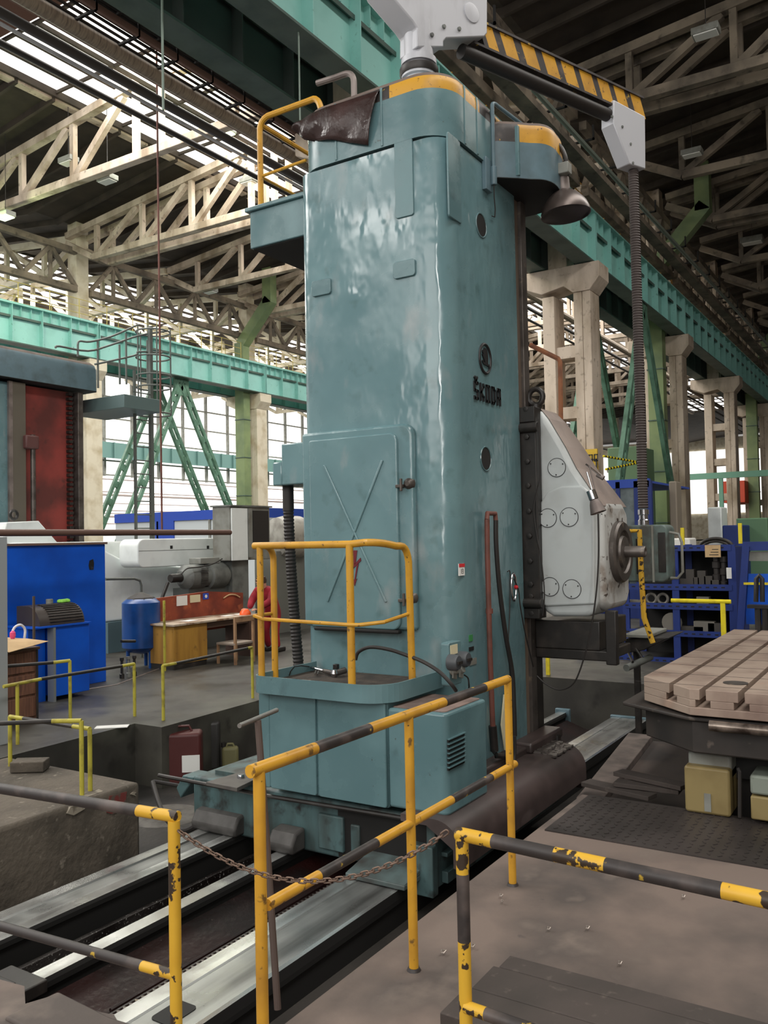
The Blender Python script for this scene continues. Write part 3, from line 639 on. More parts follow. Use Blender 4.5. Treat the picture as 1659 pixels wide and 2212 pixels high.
# left top service bracket (platform)
y0 = AX(545, 505, 6.05).y
m = MB(); m.box(6.02, 6.95, 4.54, y0, 4.46, 4.80); m.box(5.99, 7.0, 4.54, y0+.04, 4.80, 4.84); PLT = bp('service_platform', m, TEAL, bevel=.008)
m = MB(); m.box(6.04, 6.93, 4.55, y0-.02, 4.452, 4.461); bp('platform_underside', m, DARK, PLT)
m = MB(); m.box(6.04, 7.3, 4.54, 4.9, 3.95, 4.45); 
yp = AX(563, 400, 6.1).y; zt = AX(563, 272, 6.1).z
m = MB(); m.tube([(6.1, yp, 4.8), (6.1, yp, zt-.06)]+[tuple(v) for v in arc((6.1, yp, zt+.05), (6.1, yp, zt-.05), (6.1, yp-.1, zt+.07), 5)]+[(6.1, AX(675, 215, 6.1).y+.05, AX(675, 215, 6.1).z)]+[tuple(v) for v in arc((6.1, AX(690, 218, 6.1).y, AX(690, 212, 6.1).z), (6.1, AX(677, 215, 6.1).y, AX(677, 214, 6.1).z), (6.1, AX(694, 240, 6.1).y, AX(694, 240, 6.1).z), 5)], .028, 10); RL = bp('platform_railing', m, YEL, PLT)
m = MB(); zt2 = AX(563, 268, 6.1).z; m.cyl((6.1, yp, zt2), (7.1, yp, zt2-.0), .022, 8); zm = AX(600, 370, 6.1).z; m.cyl((6.1, yp, zm), (6.1, 4.6, zm+.02), .014, 8); m.cyl((6.1, yp, zm), (7.1, yp, zm), .014, 8); m.cyl((7.0, yp, 4.8), (7.0, yp, zt2), .024, 8); bp('platform_guard_bar', m, YEL, PLT)
# draped plastic sheet on the cover
def sheet():
    m = MB(); nu, nv = 34, 14
    bot = [(632, 280), (645, 292), (655, 300), (690, 301), (720, 300), (750, 306), (792, 312)]
    top = [(652, 262), (660, 254), (672, 246), (705, 232), (740, 221), (775, 210), (818, 196)]
    def ev(L_, u):
        s = u*(len(L_)-1); i = min(int(s), len(L_)-2); f = s-i; return (L_[i][0]+(L_[i+1][0]-L_[i][0])*f, L_[i][1]+(L_[i+1][1]-L_[i][1])*f)
    for i in range(nu+1):
        u = i/nu; T = AX(*ev(top, u), 5.87); B = AX(*ev(bot, u), 5.84)
        for j in range(nv+1):
            v = j/nv
            if v < .35:
                q = v/.35; p = Vector((6.7-.82*q, T.y, 5.52-.02*q if T.z > 5.4 else T.z+(5.52-T.z)*(1-q)**.5))
            else:
                q = (v-.35)/.65; p = T+(B-T)*q; p.x = 5.865-.03*math.sin(q*math.pi)-.012*math.sin(u*19+q*3)*q-.05*max(0, .1-u)*q*8
                p.x += .02*math.exp(-((u-.42)/.05)**2)*q
            m.v.append(tuple(p))
    for i in range(nu):
        for j in range(nv): m.f.append((i*(nv+1)+j, (i+1)*(nv+1)+j, (i+1)*(nv+1)+j+1, i*(nv+1)+j+1)); m.m.append(0)
    return m
o = solo('plastic_sheet', sheet(), PLAST, 'crumpled dark brown plastic sheet draped over the top left of the machine column', 'plastic sheet', smooth=80)
sm = o.modifiers.new('thick', 'SOLIDIFY'); sm.thickness = .006; sm.offset = 0
# sled
m = MB(); m.box(5.28, 7.5, 3.0, 5.28, -.62, -.2); SL = bp('sled', m, TEALD, bevel=.02)
m = MB(); m.prism([(5.28, -.22), (5.42, -.22), (5.5, -.34), (5.45, -.42)], 'x', 5.3, 5.5) ; bp('sled_lug', m, TEALD, SL, bevel=.01)
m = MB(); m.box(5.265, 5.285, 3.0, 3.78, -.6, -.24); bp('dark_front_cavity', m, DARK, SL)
m = MB(); m.box(5.24, 5.28, 3.72, 3.95, -.56, -.3); m.box(5.25, 5.28, 3.58, 3.66, -.55, -.34); bp('cover_panel', m, TEALD, SL, bevel=.01)
m = MB(); m.tube([(5.2, 5.6, -.22), (5.2, 4.4, -.225), (5.19, 3.1, -.2), (5.19, 2.86, -.2)], .017, 8); bp('front_pipe', m, BLK, SL)
def wiper(y0, y1, z, X=5.18):
    m = MB(); m.prism([(X, z), (X-.02, z+.06), (X+.04, z+.15), (X+.16, z+.17), (X+.16, z)], 'y', y0, y1); bp('way_wiper', m, P('wiper_grey', (74, 72, 70), .6, 0, [((52, 50, 48), 6, .45, .7)]), SL, bevel=.02)
wiper(4.72, 5.2, -.6); wiper(4.08, 4.32, -.6, 5.1)
m = MB(); m.box(4.95, 5.3, 3.02, 3.5, -.595, -.56); m.prism([(4.95, -.56), (5.3, -.56), (5.3, -.5)], 'y', 3.02, 3.5); bp('front_shoe_plate', m, P('shoe_plate_teal', (88, 104, 104), .5, 0, [((60, 60, 58), 4, .4, .65)]), SL, bevel=.006)
m = MB(); m.box(5.22, 7.45, 2.93, 3.0, -.66, -.2); m.box(5.16, 5.24, 2.92, 3.1, -.7, -.36); bp('side_apron', m, TEALD, SL, bevel=.008)
m = MB(); m.box(5.3, 7.4, 2.88, 2.93, -.64, -.56); m.box(5.3, 7.4, 2.88, 2.93, -.46, -.43); bp('side_rib', m, TEALD, SL, bevel=.006)
m = MB(); m.box(5.4, 6.3, 4.72, 5.14, -.2, -.165); bp('sled_top_plate', m, TEALD, SL)
TL = bp('tank_lid', MB().prism([tuple(AZ(*p, -.12))[:2] for p in ((445, 1686), (512, 1699), (548, 1682), (548, 1664), (528, 1662))], 'z', -.16, -.13), P('tank_grey', (88, 84, 80), .6, 0, [((66, 62, 60), 5, .45, .7)]), SL, bevel=.003)
c = AZ(520, 1677, -.12); bp('tank_cap', MB().lathe([(.03, 0), (.03, .02), (.026, .026)], (c.x, c.y, -.13), n=20), CHROME, SL)
# brown side cover
cv = [(3.1, -.12), (2.86, -.12)]+[(2.66+.2*math.cos(math.radians(a)) if False else 2.84-.2*math.sin(math.radians(a)), -.32+.2*math.cos(math.radians(a))) for a in range(0, 91, 9)]+[(2.64, -.42), (2.70, -.42), (2.70, -.3), (2.9, -.17), (3.1, -.17)]
m = MB(); m.prism(cv, 'x', 5.05, 7.48); bp('way_cover', m, BRNC, SL)
m = MB(); m.prism([(p[0]+.02, p[1]-.01) for p in cv[:14]]+[(2.67, -.5), (3.1, -.5)], 'x', 7.46, 7.5); bp('way_cover_end', m, BRNC, SL)
# foot plinth of the column
m = MB(); m.box(5.75, 7.8, 2.98, 3.2, -.2, -.06); m.box(6.95, 7.7, 2.93, 3.12, -.12, -.03); bp('column_foot', m, BRNC, SL, bevel=.02)
for x in (6.55, 7.55):
    bp('foot_nut', MB().lathe([(.04, 0), (.04, .045), (.02, .05)], (x, 2.95, -.12), n=6), BLK, SL)
rng = random.Random(5); m = MB()
for i in range(420):
    x = 7.0+rng.random()*.45; y = 2.74+rng.random()*.2; s = .006+rng.random()*.014
    if x < 7.75 and y > 3.08: continue
    m.obox((x, y, -.118+s*.5 if y > 2.84 else -.135+s*.5), (s, s*.3, 0), (-s*.3, s*.6, 0), (0, 0, s*.5))
sw = solo('swarf_pile', m, P('swarf', (96, 90, 86), .4, .7), 'scattered metal chips lying on the brown cover beside the column foot', 'metal chips', kind='stuff', smooth=0)
# operator stand: two-door cabinet, tray, railing
CAB = bp('operator_stand', MB().box(5.17, 5.9, 3.27, 4.37, -.15, .60), TEAL, bevel=.02)
for (p0, p1) in ((582, 683), (686, 834)):
    a, b = AX(p0, 1600, 5.15).y, AX(p1, 1600, 5.15).y
    m = MB(); m.prism(rrect(b+.004, a-.004, -.14, .60, .02, 4), 'x', 5.148, 5.18); bp('stand_door', m, TEAL, CAB, bevel=.006, seg=2)
ylft = AX(560, 1600, 5.15).y
m = MB(); m.prism(rrect(AX(583, 1600, 5.15).y+.003, ylft, -.14, .60, .015, 4), 'x', 5.15, 5.8); bp('stand_side_door', m, TEAL, CAB, bevel=.006)
tp = rrect(5.04, 5.9, 3.2, AX(545, 1480, 5.06).y, [.24, .02, .02, .1], 8)
n = len(tp); cx, cy = 5.43, 3.8
m = MB(); m.prism([(cx+(p[0]-cx)*.988, cy+(p[1]-cy)*.99) for p in tp], 'z', .603, .635)
ins = [(cx+(p[0]-cx)*.975, cy+(p[1]-cy)*.98) for p in tp]
for k in range(n):
    k2 = (k+1) % n
    if tp[k][0] > 5.85 and tp[k2][0] > 5.85: continue
    a, b, c_, d = tp[k], tp[k2], ins[k2], ins[k]; q = len(m.v)
    m.v += [(a[0], a[1], .60), (b[0], b[1], .60), (b[0], b[1], .73), (a[0], a[1], .73), (d[0], d[1], .60), (c_[0], c_[1], .60), (c_[0], c_[1], .73), (d[0], d[1], .73)]
    m.f += [(q, q+1, q+2, q+3), (q+4, q+7, q+6, q+5), (q+3, q+2, q+6, q+7)]; m.m += [0]*3
bp('stand_tray', m, TEAL, CAB)
m = MB(); m.prism(ins, 'z', .636, .66); bp('tray_dirt', m, P('oily_brown_dirt', (74, 64, 56), .8, 0, [((50, 44, 40), 8, .4, .65), ((98, 86, 74), 20, .62, .8)], bump=(40, .6, .01)), CAB)
# tray railing
zr = 1.72; ZT = .63
pL = AX(563, 1300, 5.11); pM = AX(757, 1300, 5.10); pR = AY(928, 1300, 3.25)
xr = pR.x
RG = bp('stand_railing', MB().tube([(5.11, pL.y+.06, zr), (5.10, pM.y, zr), (5.15, 3.42, zr+.01)]+[tuple(v) for v in arc((5.2, 3.3, zr+.01), (5.14, 3.38, zr+.01), (5.34, 3.27, zr-.02), 5)]+[tuple(v) for v in arc((5.46, 3.25, zr-.02), (5.38, 3.26, zr-.02), (5.48, 3.25, zr-.14), 5)]+[(5.5, 3.25, ZT)], .027, 12), YEL, CAB)
bp('railing_post', MB().tube([(5.11, pL.y, ZT), (5.11, pL.y, zr)], .026, 12), YEL, CAB)
bp('railing_post', MB().tube([(5.10, pM.y, ZT), (5.10, pM.y, zr)], .028, 12), YEL, CAB)
bp('railing_post', MB().tube([(5.32, pL.y+.04, ZT)]+[(5.32, pL.y+.04, zr-.12)]+[tuple(v) for v in arc((5.3, pL.y+.04, zr), (5.32, pL.y+.04, zr-.1), (5.18, pL.y+.03, zr), 5)]+[(5.11, pL.y+.03, zr)], .026, 12), YEL, CAB)
zm = 1.16
bp('middle_rail', MB().tube([(5.34, pL.y+.05, zm+.02), (5.08, pL.y+.04, zm+.02), (5.075, pL.y-.05, zm), (5.07, pM.y, zm-.015), (5.09, pM.y-.08, zm-.015), (5.2, pM.y-.22, zm), (5.49, 3.25, zm+.04)], .014, 8), YEL, CAB)
# tool nest on the tray
c = AZ(716, 1450, .68)
tv = thing('valve_assembly', 'greasy pipe fittings and valve lying on the dirty tray of the operator stand', 'pipe fittings', (c.x, c.y, .66))
pa, pb, pc_, pd = AZ(672, 1442, .69), AZ(700, 1449, .69), AZ(722, 1455, .69), AZ(745, 1448, .70)
part('hose_nipple', MB().tube([pa, pb], .012, 10), CHROME, tv)
part('threaded_pipe', MB().tube([pb, pc_, pd], [.017, .024, .026], 12), CAST, tv)
part('elbow_fitting', MB().lathe([(.02, -.03), (.03, 0), (.02, .03)], pc_, (0, 0, 1), 12), CHROME, tv)
part('tap_handle', MB().tube([AZ(683, 1448, .68), AZ(680, 1456, .68), AZ(686, 1457, .68), AZ(688, 1450, .68)], .006, 8), CAST, tv)
part('valve_block', MB().obox(AZ(726, 1441, .70), (.02, .0, 0), (0, .02, 0), (0, 0, .025)), BLK, tv, bevel=.004)
pts = [AZ(625, 1459, .665), AZ(628, 1450, .70), AZ(636, 1440, .76), AZ(650, 1438, .74), AZ(668, 1440, .70)]
solo('thin_cable', MB().tube(pts, .005, 8), RUB, 'thin black cable looping onto the dirty operator tray', 'cable')
pts = [AX(768, 1425, 5.5), AX(775, 1408, 5.5), AX(800, 1398, 5.5), AX(840, 1403, 5.5), AX(880, 1416, 5.5), AX(915, 1430, 5.45), AX(950, 1452, 5.4), AX(975, 1478, 5.4), AX(985, 1492, 5.45)]
def smooth_pts(P_, n=6):
    P_ = [Vector(p) for p in P_]; out = []
    for i in range(len(P_)-1):
        p0, p1, p2, p3 = P_[max(i-1, 0)], P_[i], P_[i+1], P_[min(i+2, len(P_)-1)]
        for k in range(n):
            t = k/n; out.append(.5*((2*p1)+(p2-p0)*t+(2*p0-5*p1+4*p2-p3)*t*t+(3*p1-p0-3*p2+p3)*t**3))
    return out+[P_[-1]]
solo('thick_cable', MB().tube(smooth_pts(pts), .014, 10), RUB, 'thick black cable arching over the operator stand tray in front of the column', 'cable')
# right ventilated cabinet
RC = bp('ventilated_cabinet', MB().prism(rrect(5.16, 5.78, 2.79, 3.26, [.05, .02, .02, .02], 5), 'z', -.13, .56), TEAL, bevel=.025, seg=3)
m = MB(); m.prism(rrect(5.2, 5.76, 2.82, 3.25, .03, 4), 'z', .561, .566); bp('dusty_top', m, P('pinkish_dust', (136, 116, 108), .8, 0, [((108, 92, 86), 6, .45, .7)]), RC)
for k in range(7):
    a = AY(967, 1600+k*10.2, 2.79); b = AY(1002, 1585+k*10.2, 2.79)
    m = MB(); m.box(a.x, b.x, 2.783, 2.795, a.z-.012, a.z+.006); bp('louvre_slot', m, DARK, RC)
    m = MB(); m.box(a.x-.005, b.x+.005, 2.772, 2.79, a.z+.006, a.z+.012); bp('louvre_lip', m, TEAL, RC)
# socket panel above the cabinet on the column face
c0 = AY(967, 1395, 3.04); c1 = AY(1010, 1470, 3.04)
m = MB(); m.prism(rrect(c0.x, c0.x+.2, c1.z+.0, c0.z+.02, .02, 4), 'y', 3.03, 3.1); SP = bp('socket_panel', m, TEAL, bevel=.006)
m = MB(); m.box(c0.x+.02, c0.x+.13, 3.025, 3.03, c0.z-.07, c0.z-.0); bp('data_plate', m, PAPERY, SP)
for (px, py) in ((981, 1431), (1002, 1424)):
    c = AY(px, py, 2.99); m = MB(); m.lathe([(.06, 0), (.06, .06), (.05, .08), (.03, .082)], (c.x, 3.03, c.z), (0, -1, 0), 20); bp('rotary_switch', m, SOCKG, SP)
    m = MB(); m.box(c.x-.035, c.x+.035, 2.935, 2.95, c.z-.01, c.z+.01); bp('switch_grip', m, BLK, SP)
for (px, py) in ((990, 1452), (1004, 1450)):
    c = AY(px, py, 2.97); m = MB(); m.obox((c.x, 3.0, c.z), (.03, 0, -.008), (0, .006, 0), (.006, 0, .05)); m.cyl((c.x, 3.03, c.z), (c.x, 2.98, c.z+.02), .03, 12); bp('socket_flap', m, PALEG, SP, bevel=.003)
pts = [AY(1003, 1458, 2.99), AY(1011, 1465, 2.98), AY(1013, 1480, 2.98), AY(1013, 1495, 3.02)]
bp('socket_cable', MB().tube(smooth_pts(pts), .006, 8), RUB, SP)
c = AY(1017, 1385, 3.098); m = MB(); m.box(c.x-.03, c.x+.03, 3.094, 3.1, c.z-.0, c.z+.05, 0); m.box(c.x-.035, c.x+.045, 3.094, 3.1, c.z-.075, c.z-.045, 1); m.box(c.x-.03, c.x+.09, 3.094, 3.1, c.z-.19, c.z-.14, 2)
bp('warning_labels', m, [P('green_label', (60, 132, 76), .5), BLACKL, PALEG], SP)
# coolant pipes on the right face
def facepts(L, Y): return [tuple(AY(*p, Y)) for p in L]
g = MB().tube(facepts([(1052, 1122), (1053, 1200), (1058, 1400), (1064, 1560), (1068, 1618)], 3.03), .022, 10)
CP = bp('coolant_pipe', g, RUST)
a = AY(1052, 1122, 3.03); b = AY(1071, 1124, 3.03)
bp('pipe_bend', MB().tube([tuple(a), (a.x+.01, 3.03, a.z+.05), (b.x-.01, 3.03, a.z+.05), (b.x, 3.03, a.z-.02)], .02, 10), RUST, CP)
bp('drain_pipe', MB().tube(smooth_pts(facepts([(1071, 1124), (1072, 1180), (1079, 1270), (1092, 1370), (1106, 1450), (1110, 1520), (1112, 1590)], 3.02)), .02, 10), RUB, CP)
bp('pipe_sleeve', MB().tube(facepts([(1064, 1568), (1068, 1622)], 3.03), .034, 12), BLK, CP)
bp('pipe_foot', MB().tube([tuple(AY(1068, 1622, 3.03)), tuple(AY(1072, 1632, 2.98)), tuple(AY(1100, 1634, 2.96))], .024, 10), BLK, CP)
for py in (1320,): 
    c = AY(1057, py, 3.03); bp('pipe_clip', MB().cyl((c.x, 3.03, c.z-.02), (c.x, 3.03, c.z+.02), .03, 12), RUST, CP)
m = MB(); m.prism([tuple((AY(*p, 3.05).x, AY(*p, 3.05).z)) for p in ((1086, 1500), (1097, 1545), (1088, 1620), (1080, 1565))], 'y', 3.03, 3.045)
bp('cream_plate', m, PAPERY)
m = MB(); m.tube(smooth_pts(facepts([(1112, 1590), (1112, 1630), (1108, 1650), (1092, 1668), (1080, 1690)], 2.9)), .013, 8); bp('floor_hose', m, RUB, CP)
# hose reel clip with looped cable
c = AY(1112, 1268, 3.06); m = MB(); m.tube([(c.x+.05*math.cos(t), 3.07, c.z+.12*math.sin(t)) for t in [2*math.pi*k/24 for k in range(24)]], .01, 8, closed=True)
HR = bp('cable_hanger', m, CHROME)
bp('red_valve', MB().lathe([(.016, 0), (.02, .02), (.008, .03)], (c.x, 3.06, c.z), (0, -1, 0), 10), REDL, HR)
bp('hanging_cable', MB().tube(smooth_pts(facepts([(1096, 1235), (1102, 1240), (1101, 1320), (1098, 1400), (1103, 1470)], 3.06)), .005, 6), RUB, HR)
bp('hanging_cable', MB().tube(smooth_pts(facepts([(1110, 1250), (1120, 1275), (1124, 1310), (1135, 1370), (1152, 1440)], 3.04)), .006, 6), RUB, HR)
# headstock
hx = 7.4
def H(px, py, X=hx): q = AX(px, py, X); return (q.y, q.z)
side = [H(1162, 882), H(1180, 905), H(1216, 965), H(1240, 1012), H(1275, 1064), H(1288, 1090), H(1290, 1130), H(1290, 1300), H(1282, 1325), H(1270, 1332), H(1195, 1332), H(1178, 1322), H(1168, 1300)]
m = MB(); m.prism(side, 'x', 7.4, 7.85); HS = bp('headstock', m, WHT, bevel=.05, seg=4, smooth=50)
yA = min(p[0] for p in side)
# sloped dusty roof face
m = MB(); q = [H(1163, 882), H(1181, 904), H(1217, 964), H(1241, 1011), H(1276, 1063), H(1292, 1092)]
for i_, (a, b) in enumerate(zip(q, q[1:])):
    xe, xf_ = 7.84+.08*i_, 7.84+.08*(i_+1)
    n = Vector((0, -(b[1]-a[1]), b[0]-a[0])).normalized(); n = n if n.z > 0 else -n
    m.add([(7.46, a[0], a[1]), (xe, a[0], a[1]), (xf_, b[0], b[1]), (7.46, b[0], b[1]), (7.47, a[0]+n.y*.006, a[1]+n.z*.006), (xe-.01, a[0]+n.y*.006, a[1]+n.z*.006), (xf_-.01, b[0]+n.y*.006, b[1]+n.z*.006), (7.47, b[0]+n.y*.006, b[1]+n.z*.006)], [(4, 5, 6, 7), (0, 4, 7, 3), (1, 2, 6, 5), (0, 1, 5, 4), (3, 7, 6, 2)])
bp('sloped_hood', m, WHTB, HS)
# bulged front casting
c = AX(1331, 1192, 7.9)
m = MB(); m.prism([(7.47, c.z+.30), (7.6, c.z+.46), (8.1, c.z+.46), (8.25, c.z+.36), (8.25, c.z-.4), (8.15, c.z-.52), (7.6, c.z-.52), (7.47, c.z-.46)], 'y', c.y-.02, 2.6); bp('front_casting', m, WHTC, HS, bevel=.06, seg=4)
for dx, dz in ((-.36, .33), (-.36, -.33)):
    bp('socket_screw', MB().box(c.x+dx-.02, c.x+dx+.02, c.y+.0, c.y+.06, c.z+dz-.02, c.z+dz+.02), BLACKL, HS)
m = MB(); m.lathe([(.285, 0), (.285, .05), (.27, .07), (.2, .072), (.19, .05), (.15, .05), (.14, .075), (.09, .08)], (c.x, c.y-.01, c.z), (0, -1, 0), 40); FP = bp('face_plate', m, CAST, HS)
for k in range(12):
    t = 2*math.pi*k/12; p = (c.x+.235*math.cos(t), c.y-.05, c.z+.235*math.sin(t)); m = MB(); m.cyl(p, (p[0], p[1]-.008, p[2]), .014, 8)
m = MB(); e = AX(1395, 1195, 7.9); m.lathe([(.052, 0), (.052, c.y-e.y-.01), (.045, c.y-e.y), (.03, c.y-e.y), (.026, c.y-e.y-.03)], (c.x, c.y, c.z), (0, -1, 0), 24); bp('spindle', m, CAST, HS)
# swollen lower casting on the face
m = MB(); m.prism([H(1172, 1300), H(1170, 1085), H(1185, 1062), H(1215, 1050), H(1258, 1049), H(1280, 1066), H(1286, 1100), H(1286, 1305), H(1180, 1310)], 'x', 7.372, 7.41); bp('swollen_casting', m, WHT, HS, bevel=.036, seg=5, smooth=60)
# round inspection covers
for (px, py) in ((1203, 1010), (1186, 1119), (1232, 1117), (1191, 1267), (1238, 1272)):
    fx = 0 if py < 1050 else -.028
    q = AX(px, py, 7.4); m = MB(); m.lathe([(.083, 0), (.083, .003)], (7.397+fx, q.y, q.z), (-1, 0, 0), 32); ic = bp('inspection_cover', m, WHT, HS, smooth=0)
    m = MB(); m.tube([(7.394+fx, q.y+.084*math.cos(t), q.z+.084*math.sin(t)) for t in [2*math.pi*k/32 for k in range(32)]], .0032, 5, closed=True)
    for k in range(3):
        t = 2*math.pi*(k/3)+.6; m.cyl((7.392+fx, q.y+.066*math.cos(t), q.z+.066*math.sin(t)), (7.386+fx, q.y+.066*math.cos(t), q.z+.066*math.sin(t)), .006, 8)
    bp('cover_screws', m, BLACKL, HS)
# black slide strip with bolts
ya, yb_ = AX(1164, 1100, 7.32).y, AX(1121, 1100, 7.32).y
zt_, zb_ = AX(1142, 880, 7.32).z, AX(1145, 1335, 7.32).z
m = MB(); m.box(7.29, 7.42, ya, yb_, zb_, zt_); SS = bp('slide_strip', m, BLK, HS, bevel=.008)
m = MB(); m.box(7.27, 7.3, ya, yb_+.02, zt_-.14, zt_); m.cyl((7.27, ya-.03, zt_-.19), (7.27, yb_+.04, zt_-.19), .045, 16); bp('strip_clamp', m, BLK, HS, bevel=.005)
m = MB(); m.box(7.27, 7.3, ya, yb_+.02, zb_, zb_+.09); m.cyl((7.27, ya-.03, zb_+.14), (7.27, yb_+.02, zb_+.14), .045, 16); bp('strip_clamp', m, BLK, HS, bevel=.005)
for py in (884, 922, 944, 997, 1049, 1104, 1158, 1212, 1262, 1288, 1325):
    q = AX(1137+(py-884)*.028, py, 7.29); bp('hex_bolt', MB().lathe([(.026, 0), (.026, .018), (.02, .02)], (7.285, q.y, q.z), (-1, 0, 0), 6), BLK, HS)
q = AX(1157, 858, 7.5); m = MB(); m.tube([(7.5, q.y+.07*math.cos(t), q.z+.075*math.sin(t)) for t in [2*math.pi*k/24 for k in range(24)]], .026, 10, closed=True); m.cyl((7.5, q.y, q.z-.07), (7.5, q.y, q.z-.14), .05, 12); bp('lifting_eye', m, BLK, HS)
# support arm below head
m = MB(); m.box(7.5, 8.3, AX(1385, 1400, 7.9).y+.25, 3.1, .72, .98); m.box(7.5, 8.2, 2.42, 3.1, .63, .72); bp('lower_saddle', m, BLK, HS, bevel=.01)
m = MB(); a = AX(1312, 1300, 7.6); m.box(7.5, 7.58, 2.34, 2.44, .6, 1.08); bp('saddle_bracket', m, BLK, HS, bevel=.01)
# head cables
def xpts(L, X): return [tuple(AX(*p, X)) for p in L]
bp('head_cable', MB().tube(smooth_pts(xpts([(1163, 905), (1166, 960), (1166, 1030), (1160, 1060), (1153, 1100), (1160, 1160), (1168, 1200), (1176, 1280), (1172, 1330)], 7.26)), .006, 6), RUB, HS)
# ================================================================== BED AND RAILS
BED = thing('machine_bed', 'long pit bed with bright polished guide rails under the machine', 'machine bed', (6.5, 4, -.85))
def way(name, prof, x0, x1, mats, mis, label=None):
    """prof: (y,z) top polyline; closed downwards"""
    m = MB(); mats = list(mats)+[DARK]; dk = len(mats)-1
    for i_, ((a, b), mi) in enumerate(zip(zip(prof, prof[1:]), mis)):
        if i_ in (0, len(mis)-1): mi = dk
        m.add([(x0, a[0], a[1]), (x1, a[0], a[1]), (x1, b[0], b[1]), (x0, b[0], b[1]), (x0, a[0], a[1]-.03), (x1, a[0], a[1]-.03), (x1, b[0], b[1]-.03), (x0, b[0], b[1]-.03)],
              [(0, 1, 2, 3), (0, 3, 7, 4), (1, 5, 6, 2), (0, 4, 5, 1), (3, 2, 6, 7)], mi)
        m.m[-3:] = [dk]*3
    o = part(name, m, mats, BED, smooth=0)
    if label: o['label'] = label
way('guide_rail', [(4.75, -.62), (4.76, -.6), (4.86, -.6), (4.865, -.607), (5.02, -.612), (5.03, -.6), (5.12, -.595), (5.13, -.64)], 1.9, 11.05, [STEEL, STEELD], [0, 0, 1, 1, 1, 0, 0])
way('guide_rail', [(4.14, -.63), (4.15, -.605), (4.25, -.6), (4.26, -.62)], 2.96, 11.05, [STEEL], [0, 0, 0])
way('guide_rail', [(3.07, -.66), (3.08, -.605), (3.105, -.6), (3.2, -.602), (3.39, -.602), (3.40, -.606), (3.41, -.6), (3.52, -.6), (3.525, -.62)], 2.88, 11.05, [STEEL, STEELD], [0, 0, 1, 1, 1, 1, 0, 0])
m = MB(); x = 2.9
while x < 5.3: m.prism([(x, 3.525), (x+.03, 3.525), (x+.015, 3.55)], 'z', -.64, -.605); x += .04
part('gear_rack', m, CAST, BED, smooth=0)
m = MB(); m.box(2.9, 11.05, 3.09, 3.5, -.86, -.66); m.box(2.98, 11.05, 4.16, 4.24, -.86, -.66); m.box(1.9, 11.05, 4.77, 5.1, -.86, -.66); part('bed_web', m, DARK, BED)
m = MB(); m.box(2.7, 11.05, 3.53, 4.14, -.84, -.80); m.prism([(3.85, -.80), (4.13, -.80), (4.13, -.70)], 'x', 2.7, 11.0); m.cyl((3.2, 3.84, -.78), (5.2, 3.84, -.78), .012, 6); part('oil_trough', m, OILRED, BED)
m = MB(); m.prism([(4.26, -.82), (4.27, -.70), (4.42, -.76), (4.5, -.82)], 'x', 2.9, 11.0); m.box(2.3, 11.05, 4.26, 4.75, -.84, -.80); m.box(2.3, 11.05, 4.45, 4.49, -.8, -.76); m.box(2.3, 11.05, 4.62, 4.66, -.8, -.75); part('chip_trough', m, OILBLK, BED)
m = MB(); m.box(11.02, 11.08, 3.05, 3.55, -.68, -.58); part('end_stop', m, TEALB, BED, bevel=.01)
m = MB(); m.box(11.02, 11.08, 4.1, 4.3, -.8, -.56); part('end_stop', m, TEALB, BED, bevel=.01)
m = MB(); m.box(2.87, 2.91, 3.38, 3.54, -.62, -.585); part('rail_clip', m, BLK, BED, bevel=.004)
m = MB(); m.box(3.0, 3.35, 3.22, 3.34, -.6005, -.5995); m = MB().prism(rrect(3.02, 3.22, 3.2, 3.34, .03, 5), 'z', -.603, -.598); part('way_opening', m, DARK, BED)
m = MB(); m.prism([tuple(AZ(*p, -.5))[:2] for p in ((38, 2118), (82, 2104), (60, 2142), (80, 2130))][:3], 'z', -.56, -.5)
m = MB(); m.box(2.82, 3.0, 4.1, 4.42, -.66, -.59); m.box(2.82, 2.88, 4.2, 4.6, -.62, -.58); part('end_bracket', m, BLK, BED, bevel=.008)
m = MB(); m.tube(smooth_pts([AZ(0, 1880, -.8), AZ(40, 1915, -.8), AZ(90, 1922, -.8), AZ(150, 1905, -.8)]), .025, 8); solo('hydraulic_hose', m, RUB, 'black hose lying against the concrete ledge beside the leftmost bright rail', 'hose')
m = MB(); m.obox((11.0, 4.9, -.1), (.02, 0, 0), (0, 2.0, 0), (0, 0, .02))
# front concrete lumps beside the rail ends
m = MB(); m.prism([(1.95, 2.2), (2.2, 2.3), (2.17, 2.6), (2.19, 2.93), (1.97, 2.95)], 'z', -.7, .012); 
solo('floor_kerb', m, FLOORB, 'broken concrete edge piece at the near end of the rails, bottom left', 'kerb', bevel=.01)
# ================================================================== RAILINGS
def striped(p, q, r, xs, cols, plane, n=12):
    """tube from p to q with colour changes; xs = fractions"""
    p, q = Vector(p), Vector(q); pts = [p+(q-p)*t for t in xs]; return MB().tube(pts, r, n, True, 0, cols)
def fr(a, b, v): return (v-a)/(b-a)
Y1 = 1.82
p0, p1 = AY(540, 1664, Y1), AY(1097, 1469, Y1); zt = 1.03
p0 = Vector((p0.x, Y1, zt)); p1 = Vector((p1.x, Y1, zt))
def xs_on(pxs, z, Y): # world x at given photo columns on a line at height z, plane Y
    out = []
    for px in pxs:
        lo, hi = 0.5, 20
        for _ in range(40):
            mi = (lo+hi)/2; v = Vector((mi, Y, z))-CAM; u = 829.5+FPX*v.dot(_r)/v.dot(_f)
            if u < px: lo = mi
            else: hi = mi
        out.append(lo)
    return out
R1 = thing('safety_railing', 'yellow and black railing with three posts along the pit edge in front of the machine', 'railing', (3, Y1, 0))
X = xs_on([540, 680, 797, 958, 1045, 1097], zt, Y1)
